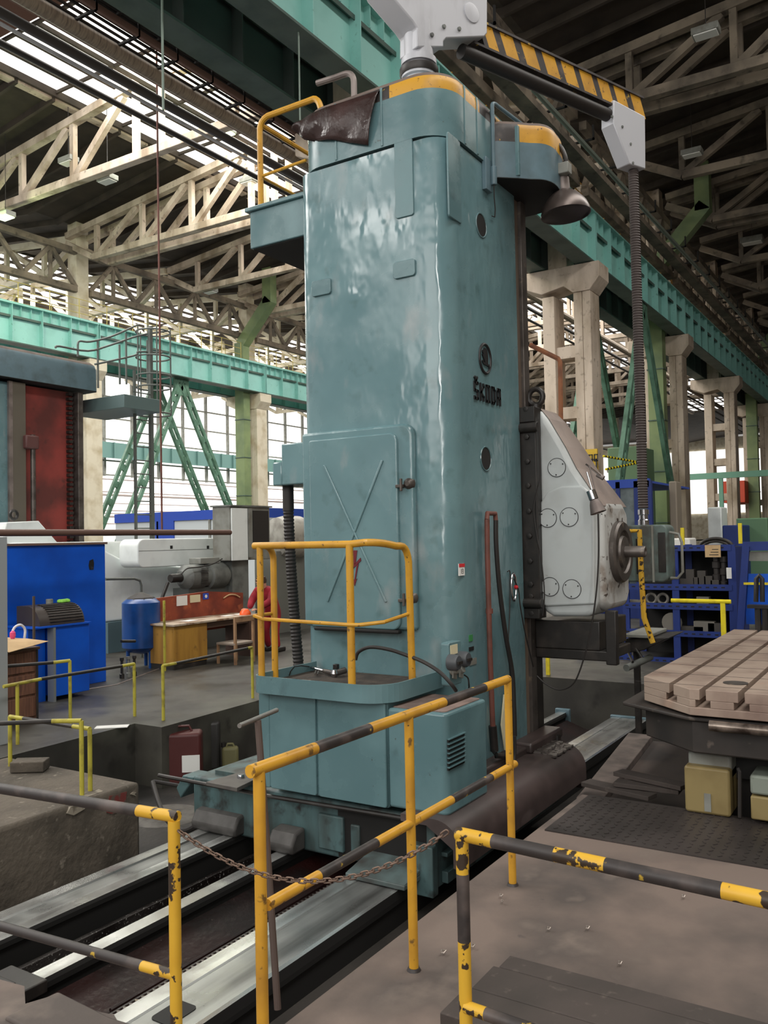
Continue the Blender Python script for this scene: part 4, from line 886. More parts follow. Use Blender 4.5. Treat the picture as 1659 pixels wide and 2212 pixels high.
part('top_rail', MB().tube([(x, Y1, zt) for x in X], .021, 14, True, 0, [0, 1, 0, 1, 0]), [YEL, BLKP], R1)
zm = AY(893, 1775, Y1).z
X2 = xs_on([578, 688, 812, 975, 1060, 1112], zm, Y1)
part('middle_rail', MB().tube([(x, Y1, zm) for x in X2], .019, 14, True, 0, [0, 1, 0, 1, 0]), [YEL, BLKP], R1)
for px, py in ((560, 1700), (886, 1700), (1100, 1600)):
    x = AY(px, py, Y1).x
    part('post', MB().cyl((x, Y1, 0), (x, Y1, zt), .0195, 14), YEL, R1)
    part('base_weld', MB().lathe([(.03, 0), (.024, .012)], (x, Y1, .0), n=12), BLKP, R1)
# right front railing
R2 = thing('safety_railing', 'chipped yellow and black railing crossing the lower right of the photo', 'railing', (1.86, .6, 0))
a = AZ(986, 1800, 1.03); 
def ys_on(pxs, z, X):
    out = []
    for px in pxs:
        lo, hi = -3, 8
        for _ in range(40):
            mi = (lo+hi)/2; v = Vector((X, mi, z))-CAM; u = 829.5+FPX*v.dot(_r)/v.dot(_f)
            if u > px: lo = mi
            else: hi = mi
        out.append(lo)
    return out
Xr = 1.86; ys = ys_on([980, 1060, 1198, 1310, 1565, 1720, 1800], 1.03, Xr)
xr = [1.88-(.995-y)*.066 for y in ys]
part('top_rail', MB().tube([(x, y, 1.03) for x, y in zip(xr, ys)], .0165, 14, True, 0, [0, 1, 0, 1, 0, 1]), [YELW, BLKP], R2)
zp = [1.03, AX(995, 1893, Xr).z, AX(995, 2040, Xr).z, 0]
part('post', MB().tube([(xr[0]+0, ys[0]-.012, z) for z in zp], .016, 14, True, 0, [0, 1, 0]), [YELW, BLKP], R2)
z2 = AX(1020, 2187, Xr).z; ys2 = ys_on([1000, 1045, 1300], z2, Xr)
part('middle_rail', MB().tube([(1.875-(.99-y)*.066, y, z2) for y in ys2]+[(1.8, -.2, z2)], .015, 12, True, 0, [0, 1, 1]), [YELW, BLKP], R2)
part('post', MB().cyl((1.79, -.3, 0), (1.79, -.3, 1.03), .016, 12), YELW, R2)
# left front railing
R3 = thing('safety_railing', 'chipped yellow post railing with dark handrail across the lower left corner', 'railing', (1.6, 2.2, 0))
Xl = 1.62; ys = ys_on([374, 297, -60], 1.03, Xl)
part('top_rail', MB().tube([(1.634-(y-1.72)*.10, y, 1.03) for y in ys]+[(1.5, 3.3, 1.03)], .0155, 14, True, 0, [0, 1, 1]), [YELW, BLKP], R3)
yp = ys[0]+.012
part('post', MB().cyl((1.634, yp, 0), (1.634, yp, 1.02), .016, 14), YELW, R3)
z3 = AX(330, 2096, 1.62).z; ys3 = ys_on([372, 306, -60], z3, Xl)
part('middle_rail', MB().tube([(1.63-(y-1.72)*.08, y, z3) for y in ys3]+[(1.5, 3.3, z3)], .0135, 12, True, 0, [0, 1, 1]), [YELW, BLKP], R3)
part('post', MB().cyl((1.5, 3.3, 0), (1.5, 3.3, 1.03), .0155, 12), YELW, R3)
# chain
A = Vector((1.634, yp-.02, .995)); B = Vector((xr[0], ys_on([982], 1.03, 1.88)[0]+.02, 1.03))
CH = thing('safety_chain', 'rusty link chain sagging between the left and right front railings', 'chain', (1.75, 1.4, 1.0))
def chpt(t):
    p = A+(B-A)*t; s = 4*.125*t*(1-t); return Vector((p.x, p.y, p.z-s))
N_ = 46; link = None
CHM = P('rusty_chain', (112, 92, 80), .5, .5, [((78, 62, 54), 30, .45, .7)])
L_ = sum((chpt((i+1)/200)-chpt(i/200)).length for i in range(200))
ln = L_/N_
def link_mb():
    m = MB(); a, b = ln*.68, .0058; pts = []
    for k in range(16):
        t = 2*math.pi*k/16; pts.append(((a-b)*(1 if math.cos(t) > 0 else -1)*min(1, abs(math.cos(t))*3)+b*math.cos(t), b*math.sin(t), 0))
    return m.tube(pts, .0022, 6, closed=True)
acc = 0; ps = [chpt(i/400) for i in range(401)]; cum = [0]
for i in range(400): cum.append(cum[-1]+(ps[i+1]-ps[i]).length)
def at_len(s):
    for i in range(400):
        if cum[i+1] >= s: return ps[i], (ps[i+1]-ps[i]).normalized()
    return ps[-1], (ps[-1]-ps[-2]).normalized()
base_me = None
for k in range(N_):
    c, d = at_len((k+.5)*ln); up = Vector((0, 0, 1)); sd = d.cross(up).normalized(); u2 = sd.cross(d)
    if k % 2: sd, u2 = u2, -sd
    Mx = Matrix((d, sd, u2)).transposed().to_4x4(); Mx.translation = c
    if base_me is None:
        o = build('link', link_mb(), CHM); base_me = o.data
    else:
        o = bpy.data.objects.new('link', base_me); C.objects.link(o)
    o.parent = CH; o.matrix_parent_inverse = TM[CH.name].inverted(); o.matrix_basis = Mx
# T handled bar
TB = thing('t_bar_handle', 'brown bar with a steel T handle standing in the pit left of the operator stand', 'bar', (3, 2.2, 0))
a = AY(557, 1556, 2.3); b = AY(575, 1800, 2.25); c = AY(600, 2180, 2.16)
part('bar', MB().tube([a, b, c], .014, 10), P('brown_bar', (82, 68, 62), .6), TB)
a1, b1 = AY(517, 1568, 2.28), AY(598, 1534, 2.34); part('handle', MB().cyl(a1, b1, .0095, 12), P('bright_bar', (150, 148, 144), .35, .7), TB)
# ================================================================== RIGHT FOREGROUND
ST = thing('wooden_step', 'dark low wooden step of three boards behind the lower right railing', 'step', (2.75, .3, 0))
for i, (x0, x1) in enumerate(((2.50, 2.69), (2.694, 2.87), (2.874, 2.97))):
    part('board', MB().box(x0, x1, -1.4, 1.40-.02*i, .16, .2), WOODD, ST, bevel=.004)
part('riser', MB().box(2.52, 2.55, -1.38, 1.39, 0, .16), WOODD, ST); part('riser', MB().box(2.93, 2.95, -1.38, 1.35, 0, .16), WOODD, ST); part('end_board', MB().box(2.55, 2.93, 1.35, 1.375, 0, .16), WOODD, ST)
# tread plate
m = MB(); m.box(4.86, 5.66, -3, 1.98, 0, .008)
i = 0
for xi in range(13):
    for yi in range(62):
        x = 4.9+xi*.058+.01; y = 1.93-yi*.058; s = 1 if (xi+yi) % 2 else -1
        m.obox((x, y, .0095), (.011, .009*s, 0), (-.003*s, .0035, 0), (0, 0, .0022))
solo('tread_plate', m, DIA, 'dark raised-pattern tread plate at the far edge of the brown floor', 'floor plate', smooth=0)
rng = random.Random(11); cm = [P('glinting_chip', (170, 160, 152), .35, .6), BLK]
for k, (px, py) in enumerate(((1340, 2087), (1083, 1940), (958, 2063), (1186, 2012), (1477, 1942), (1270, 2010), (1085, 1953), (1022, 2050))):
    c = AZ(px, py, 0); m = MB(); s = .004+rng.random()*.006
    pts = [(c.x+s*math.cos(t*1.9)*(1+t*.2), c.y+s*math.sin(t*1.9), .006+t*.003) for t in range(6)]; m.tube(pts, .0028, 5)
    tag(build('metal_curl', m, cm[0]), ('small metal turning lying on the brown floor, ' + ['below the long right railing middle', 'near the far post foot, upper', 'beside the middle post, lower', 'between the railing posts', 'far right under the railing', 'right of the far post', 'near the far post foot, lower', 'left of the wooden step corner'][k]), 'metal chip')
# machine table
TZ = .8
q = [AZ(*p, TZ) for p in ((1394, 1461), (1441, 1477), (1487, 1489), (1568, 1367), (1659, 1499))]
xF = (q[2].x+q[4].x)/2; yL = (q[0].y+q[3].y)/2; xb = 9.0
TBL = thing('slotted_table', 'brown cast iron rotary table with T slots at the right edge', 'machine table', (7, 0, 0))
pts = [(xF, -2.2), (xF, q[2].y), (q[0].x, yL), (xb, yL), (xb, -2.2)]
slots = [AZ(1445, 1480, TZ).y, AZ(1513, 1493, TZ).y, AZ(1600, 1497, TZ).y]; dsl = slots[1]-slots[2]; slots += [slots[2]-dsl*k for k in range(1, 9)]
def table_slabs():
    m = MB(); edges = [yL]+[v for s in slots for v in (s+.018, s-.018)]+[-2.2]; pr = list(zip(edges[::2], edges[1::2]))
    def xfront(y):
        if y <= q[2].y: return xF
        return xF+(q[0].x-xF)*(y-q[2].y)/(yL-q[2].y)
    for y1, y0 in pr:
        poly = [(xfront(y1), y1), (xb, y1), (xb, y0), (xfront(y0), y0)]
        if y0 < q[2].y < y1: poly.append((xF, q[2].y))
        m.prism(poly, 'z', TZ-.065, TZ)
        # lower part leaves the wider slot foot
        a = y1 - (.0 if y1 == yL else .025); b = y0+(.0 if y0 == -2.2 else .025)
        poly = [(xfront(a), a), (xb, a), (xb, b), (xfront(b), b)]
        if b < q[2].y < a: poly.append((xF, q[2].y))
        m.prism(poly, 'z', TZ-.11, TZ-.065)
    return m
part('table_top', table_slabs(), TOPM, TBL, bevel=.003)
m = MB(); m.prism(pts, 'z', TZ-.16, TZ-.11); part('top_plate', m, TOPM, TBL, bevel=.004)
x = xF+.14; m = MB(); 
while x < xb: m.box(x, x+.004, -2.2, yL-.005, TZ+.0002, TZ+.0012); x += .42
part('scribed_lines', m, DARK, TBL, smooth=0)
c = AZ(1589, 1476, TZ); part('bore_cover', MB().lathe([(.075, 0), (.075, .004)], (c.x, c.y, TZ), n=28), CAST, TBL)
m = MB(); e = .07; m.prism([(xF+.02, -2.2), (xF+.02, q[2].y+.02), (q[0].x-.03, yL+.14), (xb, yL+.14), (xb, -2.2)], 'z', TZ-.20, TZ-.175); part('chip_ledge', m, TABD, TBL, bevel=.008)
m = MB(); m.cyl((xF-.035, q[2].y-.12, TZ-.205), (xF-.035, -2.2, TZ-.205), .032, 14); part('bright_roller', m, P('scuffed_roller', (150, 138, 128), .3, .7, [((70, 60, 54), 6, .45, .6)]), TBL)
m = MB(); m.prism([(xF+.05, -2.2), (xF+.05, q[2].y), (q[0].x+.02, yL), (xb, yL), (xb, -2.2)], 'z', TZ-.40, TZ-.2); part('table_body', m, TABD, TBL, bevel=.01)
m = MB(); m.box(xF+.35, xb, -2.2, 1.1, .2, TZ-.4); part('turning_ring', m, DARK, TBL)
zI = AX(1480, 1650, xF+.1).z
yI0, yI1 = AX(1480, 1700, xF+.15).y, AX(1578, 1700, xF+.15).y
m = MB(); m.prism(rrect(yI1, yI0, .01, AX(1520, 1656, xF+.15).z, .02, 4), 'x', xF+.13, xF+.6); IV = part('motor_cover', m, IVORY, TBL, bevel=.015); IV['label'] = 'yellowed ivory motor cover'
m = MB(); yy = AX(1527, 1700, xF+.12).y; m.box(xF+.125, xF+.135, yy-.02, yy+.02, .03, .14); part('tape_patch', m, PALEG, IV)
m = MB(); m.box(xF+.2, xF+.7, yI1, yI0-.01, zI-.1, zI+.06); part('motor_hood', m, PALEG, TBL, bevel=.02)
m = MB(); m.box(xF+.1, xF+.5, -2.2, yI1-.12, .18, zI-.02); part('gearbox_cover', m, P('mottled_grey_green', (130, 138, 128), .5, 0, [((92, 96, 88), 5, .42, .6)]), TBL, bevel=.015)
m = MB(); m.box(xF+.1, xF+.5, -2.2, yI1-.12, .03, .17); part('gearbox_foot', m, IVORY, TBL, bevel=.01)
m = MB(); m.tube([(xF+.14, yI1-.05, zI), (xF+.13, yI1-.06, .3), (xF+.14, yI1-.05, .02)], .012, 8); part('motor_cable', m, RUB, TBL)
m = MB(); m.box(xF+.45, xb, -2.2, 1.35, -.45, .2); part('table_base', m, TABD, TBL)
# boards on the sloping sheet between rails and table
a_, b_, c_, d_ = AZ(1265, 1640, -.05), AZ(1425, 1568, -.05), AZ(1480, 1600, -.05), AZ(1478, 1700, -.05)
m = MB(); m.prism([(5.72, 2.12), (8.05, 2.35), (8.2, 1.6), (5.75, 1.45)], 'z', -.24, -.16); solo('bent_sheet', m, P('brown_sheet', (92, 80, 74), .6, 0, [((58, 52, 50), 1.4, .4, .6)]), 'brown dusty sheet metal cover between the rails and the slotted table', 'metal sheet', bevel=.01)
m = MB(); m.prism([(5.9, 2.16), (8.05, 2.42), (8.05, 2.2), (5.9, 1.98)], 'z', -.16, -.1)
solo('edge_plate', m, P('dusty_plate', (108, 96, 90), .7, 0, [((72, 64, 60), 5, .4, .7)]), 'narrow dusty plate along the edge of the bent sheet beside the rails', 'metal plate', bevel=.006)
for k, (p0, p1, dz) in enumerate((((1265, 1690), (1410, 1722), 0), ((1330, 1690), (1470, 1708), .035), ((1335, 1668), (1480, 1700), .07))):
    z = -.02+dz; a, b = AZ(*p0, z), AZ(*p1, z); m = MB(); m.beam(a, b, .12, .03)
    tag(build('board', m, WOODD, bevel=.003), ['lowest thin board of the stack left of the ivory motor cover', 'middle thin board of the stack left of the ivory motor cover', 'top thin board of the stack left of the ivory motor cover'][k], 'board')
# ================================================================== JIB WITH PENDANT
JB = thing('pendant_arm', 'striped swivel arm on a white bracket at the top of the machine, with hanging hose', 'swivel arm', (6.3, 3.5, 5.6))
Pz = AY(905, 150, 3.5)
px_, py_ = Pz.x, 3.5
m = MB(); m.lathe([(.15, 0), (.13, .04), (.13, .14), (.15, .15), (.15, .18)], (px_, py_, 5.48), n=28); part('collar', m, SILV, JB)
m = MB(); m.lathe([(.155, 0), (.165, .02), (.165, .06), (.15, .07)], (px_, py_, 5.65), n=28); part('clamp_ring', m, BLK, JB)
# bracket plate lies in the vertical plane through pivot and arm end
end = Vector((8.55, 2.62, 0)); dirx = Vector((end.x-px_, end.y-py_, 0)).normalized(); nrm = Vector((dirx.y, -dirx.x, 0))
def along(px, py, off=0.0):
    """point of the arm's vertical plane seen at a photo position"""
    n = nrm; o_ = Vector((px_, py_, 0))+nrm*off; d = ray(px, py); t = (o_-CAM).dot(n)/d.dot(n); return CAM+d*t
def armplate(name, L, off, th, mat, parent, bevel=.01):
    P_ = [along(*p, off*(1 if (CAM-Vector((px_, py_, 0))).dot(nrm) > 0 else -1)) for p in L]; n_ = len(P_); m = MB()
    vs = [p-nrm*th/2 for p in P_]+[p+nrm*th/2 for p in P_]
    m.add(vs, [tuple(range(n_))[::-1], tuple(range(n_, 2*n_))]+[(i, (i+1) % n_, n_+(i+1) % n_, n_+i) for i in range(n_)]); return part(name, m, mat, parent, bevel=bevel)
BR = armplate('bracket', [(882, 116), (882, 75), (872, 60), (812, -10), (790, -60), (1030, -60), (1033, -5), (1033, 85), (1027, 93), (945, 97), (939, 103), (939, 116)], .0, .24, SILV, JB, .012)
m = MB(); m.cyl((px_, py_, 5.7), (px_, py_, 6.1), .125, 24); m.lathe([(.15, 0), (.15, .05), (.13, .06)], (px_, py_, 5.74), n=28); part('swivel_post', m, SILV, JB)
sgn = 1 if (CAM-Vector((px_, py_, 0))).dot(nrm) > 0 else -1
for p in ((932, 76), (958, 58), (991, 63)):
    q_ = along(*p, (.0+.12)*sgn); part('bolt', MB().lathe([(.02, 0), (.016, .02)], q_-nrm*sgn*.003, nrm*sgn, 8), GREYM, BR)
q_ = along(1018, 28, .12*sgn); part('round_cover', MB().lathe([(.085, 0), (.085, .012), (.075, .014)], q_-nrm*sgn*.003, nrm*sgn, 26), SILV, BR)
def px_of(p): v = p-CAM; return 829.5+FPX*v.dot(_r)/v.dot(_f)
T0, T1 = along(1030, 42), along(1380, 231); B0, B1 = along(1030, 92), along(1314, 262)
z_up = (T0.z+T1.z)/2; zt0 = T0.z; 
S0 = Vector((T0.x, T0.y, 0))-dirx*.3; Ln = (Vector((T1.x, T1.y, 0))-S0).length
xs_ = [1030, 1040, 1062, 1078, 1106, 1123, 1152, 1168, 1196, 1209, 1236, 1248, 1275, 1287, 1311, 1322, 1345, 1358, 1380]
m = MB(); prev = along(1020, 40)
tz = lambda px: along(px, 42+(px-1030)*(231-42)/350.).z
def arm_s(px): return (along(px, 42+(px-1030)*.54)-Vector((px_, py_, 0))).dot(dirx)
svals = [arm_s(x) for x in xs_]; zc = sum(tz(x) for x in (1030, 1200, 1380))/3
hgt = .2
for i in range(len(svals)-1):
    c = Vector((px_, py_, 0))+dirx*((svals[i]+svals[i+1])/2)
    sl = .09
    ccc = Vector((c.x, c.y, zc-hgt/2))
    L2 = (svals[i+1]-svals[i])/2
    vs = []
    for sN in (-1, 1):
        for (sx, sz) in ((-1, -1), (1, -1), (1, 1), (-1, 1)):
            sh = -sl/2*sz if 0 < i < len(svals)-2 or True else 0
            vs.append(ccc+dirx*(L2*sx+sh)+Vector((0, 0, sz*hgt/2))+nrm*sN*.05)
    m.add(vs, [(0, 1, 2, 3), (4, 7, 6, 5), (0, 4, 5, 1), (3, 2, 6, 7), (0, 3, 7, 4), (1, 5, 6, 2)], 1 if i % 2 else 0)
part('striped_boom', m, [BLKP, YEL], JB)
for dz in (hgt/2+.012, -hgt/2-.012):
    a = Vector((px_, py_, zc-hgt/2+dz))+dirx*(svals[0]-.1); b = Vector((px_, py_, zc-hgt/2+dz))+dirx*svals[-1]
    part('boom_flange', MB().beam(a, b, .13, .022), BLKP, JB)
a = Vector((px_, py_, zc-hgt-.10))+dirx*(svals[0]-.2); b = Vector((px_, py_, zc-hgt-.10))+dirx*(svals[-1]-.35)
part('boom_conduit', MB().cyl(a, b, .065, 16), RUB, JB)
EP = armplate('end_plate', [(1312, 222), (1380, 258), (1381, 345), (1381, 371), (1346, 360), (1312, 273)], .0, .16, SILV, JB, .01)
for p in ((1322, 252), (1344, 274), (1362, 311), (1367, 352)):
    q_ = along(*p, .08*sgn); part('bolt', MB().lathe([(.016, 0), (.013, .012)], q_-nrm*sgn*.003, nrm*sgn, 8), GREYM, EP)
ha = along(1368, 368); hbz = AY(1395, 1140, ha.y)
n_ = 260; zz0, zz1 = ha.z, along(1394, 1098).z
part('ribbed_hose', MB().tube([(ha.x, ha.y, zz0+(zz1-zz0)*i/n_) for i in range(n_+1)], [.055 if i % 2 else .047 for i in range(n_+1)], 12), HOSE, JB)
zc1 = along(1394, 1130).z
part('hose_ferrule', MB().lathe([(.055, 0), (.055, .05), (.045, .06), (.045, .10), (.055, .11), (.055, .16)], (ha.x, ha.y, zc1-.02), n=18), CHROME, JB)
PX, PY = ha.x, ha.y
PD = part('control_pendant', MB().prism(rrect(PY-.27, PY+.20, zc1-.60, zc1-.02, .06, 5), 'x', PX-.14, PX+.16), P('scuffed_teal_grey', (96, 112, 108), .5, 0, [((72, 72, 68), 6, .42, .65)]), JB, bevel=.015)
for y in (PY+.0, PY+.11): part('button_strip', MB().box(PX-.15, PX-.135, y, y+.045, zc1-.52, zc1-.16), BLK, PD, bevel=.003)
part('button_strip', MB().box(PX-.155, PX-.135, PY-.25, PY-.18, zc1-.5, zc1-.1), BLK, PD, bevel=.003)
part('pendant_seam', MB().box(PX-.155, PX-.135, PY-.135, PY-.115, zc1-.6, zc1-.03), PALEG, PD)
part('side_handle', MB().tube([(PX-.1, PY-.28, zc1-.1), (PX-.1, PY-.37, zc1-.12), (PX-.1, PY-.4, zc1-.2), (PX-.1, PY-.4, zc1-.5), (PX-.1, PY-.35, zc1-.56), (PX-.1, PY-.28, zc1-.56)], .014, 8), PALEG, PD)
hy_ = AX(1383, 1200, PX-.25).y
part('yellow_grab_frame', MB().tube([(PX-.25, PY+.22, zc1-.08), (PX-.25, hy_, zc1-.08), (PX-.25, hy_-.005, zc1-.5), (PX-.25, hy_-.02, zc1-.95), (PX-.25, hy_-.1, zc1-1.2)], .028, 10), YELW, PD)
# enamel lamp by the canopy
LP_ = AX(1222, 450, 7.45)
ELt = thing('dome_lamp', 'grey enamel dome lamp hanging beside the canopy at the machine top', 'lamp', (LP_.x, LP_.y, LP_.z))
lo = Vector((LP_.x, LP_.y, LP_.z-.06))
ax_ = Vector((0, .08, 1)).normalized()
part('shade', MB().lathe([(.225, 0), (.222, .03), (.20, .09), (.15, .16), (.09, .21), (.075, .22), (.07, .215), (.085, .2), (.145, .15), (.19, .085), (.213, .03), (.217, .0)], lo, ax_, 32), P('aged_enamel', (98, 88, 84), .32, .5, [((70, 62, 58), 3, .45, .7)]), ELt)
part('neck', MB().lathe([(.062, .2), (.062, .34), (.05, .35)], lo, ax_, 20), ALU, ELt)
part('mount_box', MB().box(lo.x-.12, lo.x-.02, lo.y-.075, lo.y+.055, lo.z+.34, lo.z+.44), PALEG, ELt, bevel=.008)
pts = [AX(1195, 305, 7.4), AX(1212, 320, 7.4), AX(1222, 345, 7.4), AX(1221, 365, 7.4), AX(1228, 372, 7.4)]
part('gooseneck', MB().tube(smooth_pts(pts), .022, 10), BLK, ELt)
pts = [AX(1221, 350, 7.4), AX(1228, 362, 7.4), AX(1232, 372, 7.4), AX(1226, 380, 7.4)]
part('lamp_wire', MB().tube(smooth_pts(pts), .006, 6), RUB, ELt)
# articulated work lamp on the headstock
WL = thing('work_lamp', 'small silver articulated work lamp in front of the white headstock', 'lamp', tuple(AX(1285, 1090, 7.2)))
xl = 7.15
part('lower_arm', MB().tube([AX(1281, 1065, xl), AX(1268, 1020, xl+.05)], .008, 8), CHROME, WL)
part('spring', MB().tube([AX(1286, 1062, xl), AX(1273, 1005, xl+.05)], .006, 8), ALU, WL)
part('upper_arm', MB().tube([AX(1266, 1003, xl+.05), AX(1300, 1030, xl+.2)], .008, 8), CHROME, WL)
part('clamp', MB().tube([AX(1290, 1025, xl+.2), AX(1304, 1033, xl+.2)], .022, 10), ALU, WL)
a, b, c = AX(1276, 1060, xl), AX(1283, 1078, xl), AX(1292, 1105, xl)
axd = (c-a).normalized()
part('lamp_socket', MB().lathe([(.04, 0), (.04, .08), (.028, .085)], a, axd, 18), CHROME, WL)
part('lamp_shade', MB().lathe([(.035, .085), (.05, .12), (.07, .2), (.066, .2), (.046, .12)], a, axd, 22), ALU, WL)
part('cable', MB().tube(smooth_pts([AX(1292, 1110, xl), AX(1293, 1200, xl), AX(1287, 1290, xl), AX(1272, 1380, xl), AX(1252, 1450, xl), AX(1235, 1480, xl), AX(1208, 1490, xl), AX(1180, 1478, xl), AX(1160, 1460, xl)]), .007, 6), RUB, WL)
# ================================================================== FAR RIGHT: RACK, RAILINGS, BOOTH
RK = thing('tool_rack', 'blue slotted steel rack full of dark tooling behind the control pendant', 'rack', (13.6, 3.6, FZ))
XR = 13.4
def ry(px): return AX(px, 1300, XR).y
zl = [AX(1500, y, XR).z for y in (1183, 1268, 1310, 1369)]; zl.append(AX(1400, 1424, XR).z)
ups = [ry(1578)-.03, ry(1460), ry(1352), ry(1250)]
for y in ups:
    for x in (XR, XR+.9):
        part('upright', MB().box(x, x+.05, y-.05, y+.05, FZ, zl[0]+.04 if y < ups[2]+.1 else zl[4]+.3), BLUES, RK)
for i, z in enumerate(zl):
    yb = ups[3] if i == 4 else ups[2]
    part('shelf_beam', MB().box(XR-.01, XR+.03, ups[0], yb, z-.05, z+.04), BLUES, RK)
    m = MB(); y = ups[0]+.1
    while y < yb: m.box(XR-.0135, XR-.009, y, y+.05, z-.012, z+.006); y += .11
    part('slot_row', m, DARK, RK, smooth=0)
    part('shelf_panel', MB().box(XR+.03, XR+.93, ups[0], yb, z-.02, z+.0), DARK, RK)
m = MB(); m.box(XR+.93, XR+.95, ups[0], ups[2], FZ, zl[0]); part('back_panel', m, DARK, RK)
m = MB(); m.box(XR, XR+.95, ups[0]-.06, ups[0]-.05, FZ, zl[0]); part('side_panel', m, BLUES, RK)
zc_ = AX(1544, 1186, XR).z; yc = ry(1544)
sg = part('paper_sign', MB().box(XR-.03, XR-.015, yc-.11, yc+.11, zc_-.12, zc_+.06), CARD, RK)
m = MB()
for k in range(3): m.box(XR-.032, XR-.03, yc-.08, yc+.05-.02*k, zc_-.09+k*.04, zc_-.08+k*.04)
part('sign_lines', m, BLACKL, sg)
for px, py in ((1575, 1238), (1452, 1238)): c = AX(px, py, XR-.06); part('hanging_tag', MB().box(XR-.07, XR-.06, c.y-.035, c.y+.035, c.z-.08, c.z+.08), PAPER, RK)
# tooling on the shelves
TOOL = [P('tool_grey', (74, 70, 66), .5, .3), P('tool_dark', (52, 48, 46), .5, .3), P('tool_pale', (120, 116, 108), .5, .3)]
rng = random.Random(21); cnt = 0
def toolblock(px, z, w, h, shape, mi, label):
    y = ry(px); m = MB()
    if shape == 'b': m.box(XR+.06, XR+.2, y-w/2, y+w/2, z, z+h)
    elif shape == 's': 
        m.lathe([(w/2, 0), (w/2, h*.18), (w/2*.7, h*.2), (w/2*.7, h*.38), (w/2, h*.4), (w/2, h*.6), (w/2*.7, h*.62), (w/2*.7, h*.8), (w/2, h*.82), (w/2, h)], (XR+.13, y, z), n=14)
    elif shape == 'r': m.tube([(XR+.12, y+w/2*math.cos(t), z+w/2+.02+w/2*math.sin(t)) for t in [2*math.pi*k/18 for k in range(18)]], w*.16, 8, closed=True)
    elif shape == 'c': m.lathe([(w/2, 0), (w/2, .03)], (XR+.05, y, z+w/2), (1, 0, 0), 20)
    o = build('machine_tool_part', m, TOOL[mi], bevel=.004 if shape == 'b' else 0); tag(o, label, 'tooling', 'tooling on the blue rack')
z1, z2, z3 = zl[1]+.002, zl[2]+.002, zl[3]+.002
for px, w, h, n_ in ((1475, .1, .12, 'first'), (1490, .12, .26, 'second'), (1503, .09, .14, 'third'), (1515, .12, .24, 'fourth'), (1529, .12, .16, 'fifth'), (1543, .12, .1, 'last')):
    toolblock(px, z1, w, h, 'b', 0, '%s clamping block from the left on the top open shelf of the blue rack' % n_)
for px, n_ in ((1546, 'left'), (1562, 'right')):
    toolblock(px, z1+(.1 if n_ == 'left' else 0), .12, .45, 's', 1, '%s stack of round tool holders on the top open shelf of the blue rack' % n_)
for px, n_ in ((1403, 'left'), (1428, 'right')): toolblock(px, z2, .15, .1, 'r', 2, '%s steel ring lying on the second shelf of the blue rack' % n_)
toolblock(1367, z2, .3, .07, 'b', 2, 'long pale bar on the second shelf of the blue rack, left end')
toolblock(1516, z2, .18, .14, 'b', 2, 'pale grey clamp block in the middle of the second shelf, blue rack')
toolblock(1448, z3, .3, .3, 'c', 2, 'pale round disc standing on the third shelf of the blue rack')
toolblock(1490, z3, .34, .1, 'b', 0, 'long grey tray under the wire frame, third shelf of the blue rack')
toolblock(1517, z3, .3, .18, 'b', 2, 'grey metal bin in the middle of the third shelf of the blue rack')
toolblock(1545, z3, .26, .16, 'b', 0, 'dark grey metal bin at the right of the third shelf')
for k, px in enumerate((1405, 1414, 1423, 1432)): toolblock(px, z3, .07, .06, 's', 0, '%s small round bush from the left on the third shelf of the blue rack' % ORD[k])
for k, px in enumerate((1478, 1488, 1498)): toolblock(px, zl[4]+.002, .09, .1, 'c', 0, '%s small steel disc at the foot of the blue rack' % ORD[k])
# yellow stub railings beyond the pit
t = thing('low_railing', 'bright yellow T-shaped low railing in front of the blue rack', 'railing', (12, 2.4, FZ))
a, b = AX(1450, 1297, 12.0), AX(1579, 1300, 12.0); zr_ = (a.z+b.z)/2
part('top_rail', MB().cyl((12, a.y, zr_), (12, b.y, zr_), .028, 10), YELN, t); c = AX(1563, 1350, 12.0); part('post', MB().box(11.98, 12.02, c.y-.03, c.y+.03, FZ, zr_), YELN, t)
c = AX(1184, 1452, 11.5); m = MB(); m.box(c.x-.02, c.x+.02, c.y-.025, c.y+.025, FZ, .35); m.box(c.x-.02, c.x+.02, c.y-.02, c.y+1.2, .33, .37); solo('low_railing', m, YELN, 'bright yellow post below the black saddle of the headstock', 'railing')
# guide plate / sled attachments behind
t = thing('dividing_head', 'grey tool carriage with a steel T handle below the control pendant', 'tool carriage', (9.5, 3.0, FZ))
xh = 9.4
def hp_(px, py): return AX(px, py, xh)
part('carriage_body', MB().prism([(hp_(1445, 1375).y, hp_(1385, 1375).z), (hp_(1350, 1385).y, hp_(1350, 1380).z), (hp_(1350, 1400).y, hp_(1350, 1412).z), (hp_(1390, 1400).y, hp_(1390, 1405).z)], 'x', xh, xh+.7), BLK, t, bevel=.01)
part('carriage_top', MB().box(xh-.05, xh+.7, hp_(1405, 1370).y, hp_(1350, 1370).y, hp_(1350, 1376).z, hp_(1350, 1368).z), PALEG, t, bevel=.01)
part('cylinder', MB().cyl(tuple(hp_(1335, 1358)), tuple(hp_(1335, 1392)), .07, 16), P('grey_cyl', (96, 102, 104), .4), t)
part('foot', MB().box(xh+.1, xh+.16, hp_(1368, 1412).y-.03, hp_(1368, 1412).y+.03, -.6, hp_(1365, 1412).z+.02), BLK, t)
a, b = AX(1353, 1443, 9.0), AX(1405, 1420, 9.6); part('t_handle', MB().cyl(tuple(a), tuple(b), .036, 14), GREYM, t)
part('handle_rod', MB().tube([AX(1355, 1405, 9.4), AX(1367, 1430, 9.1)], .014, 8), BLK, t); part('handle_rod', MB().tube([AX(1373, 1400, 9.4), AX(1390, 1425, 9.4)], .014, 8), BLK, t)
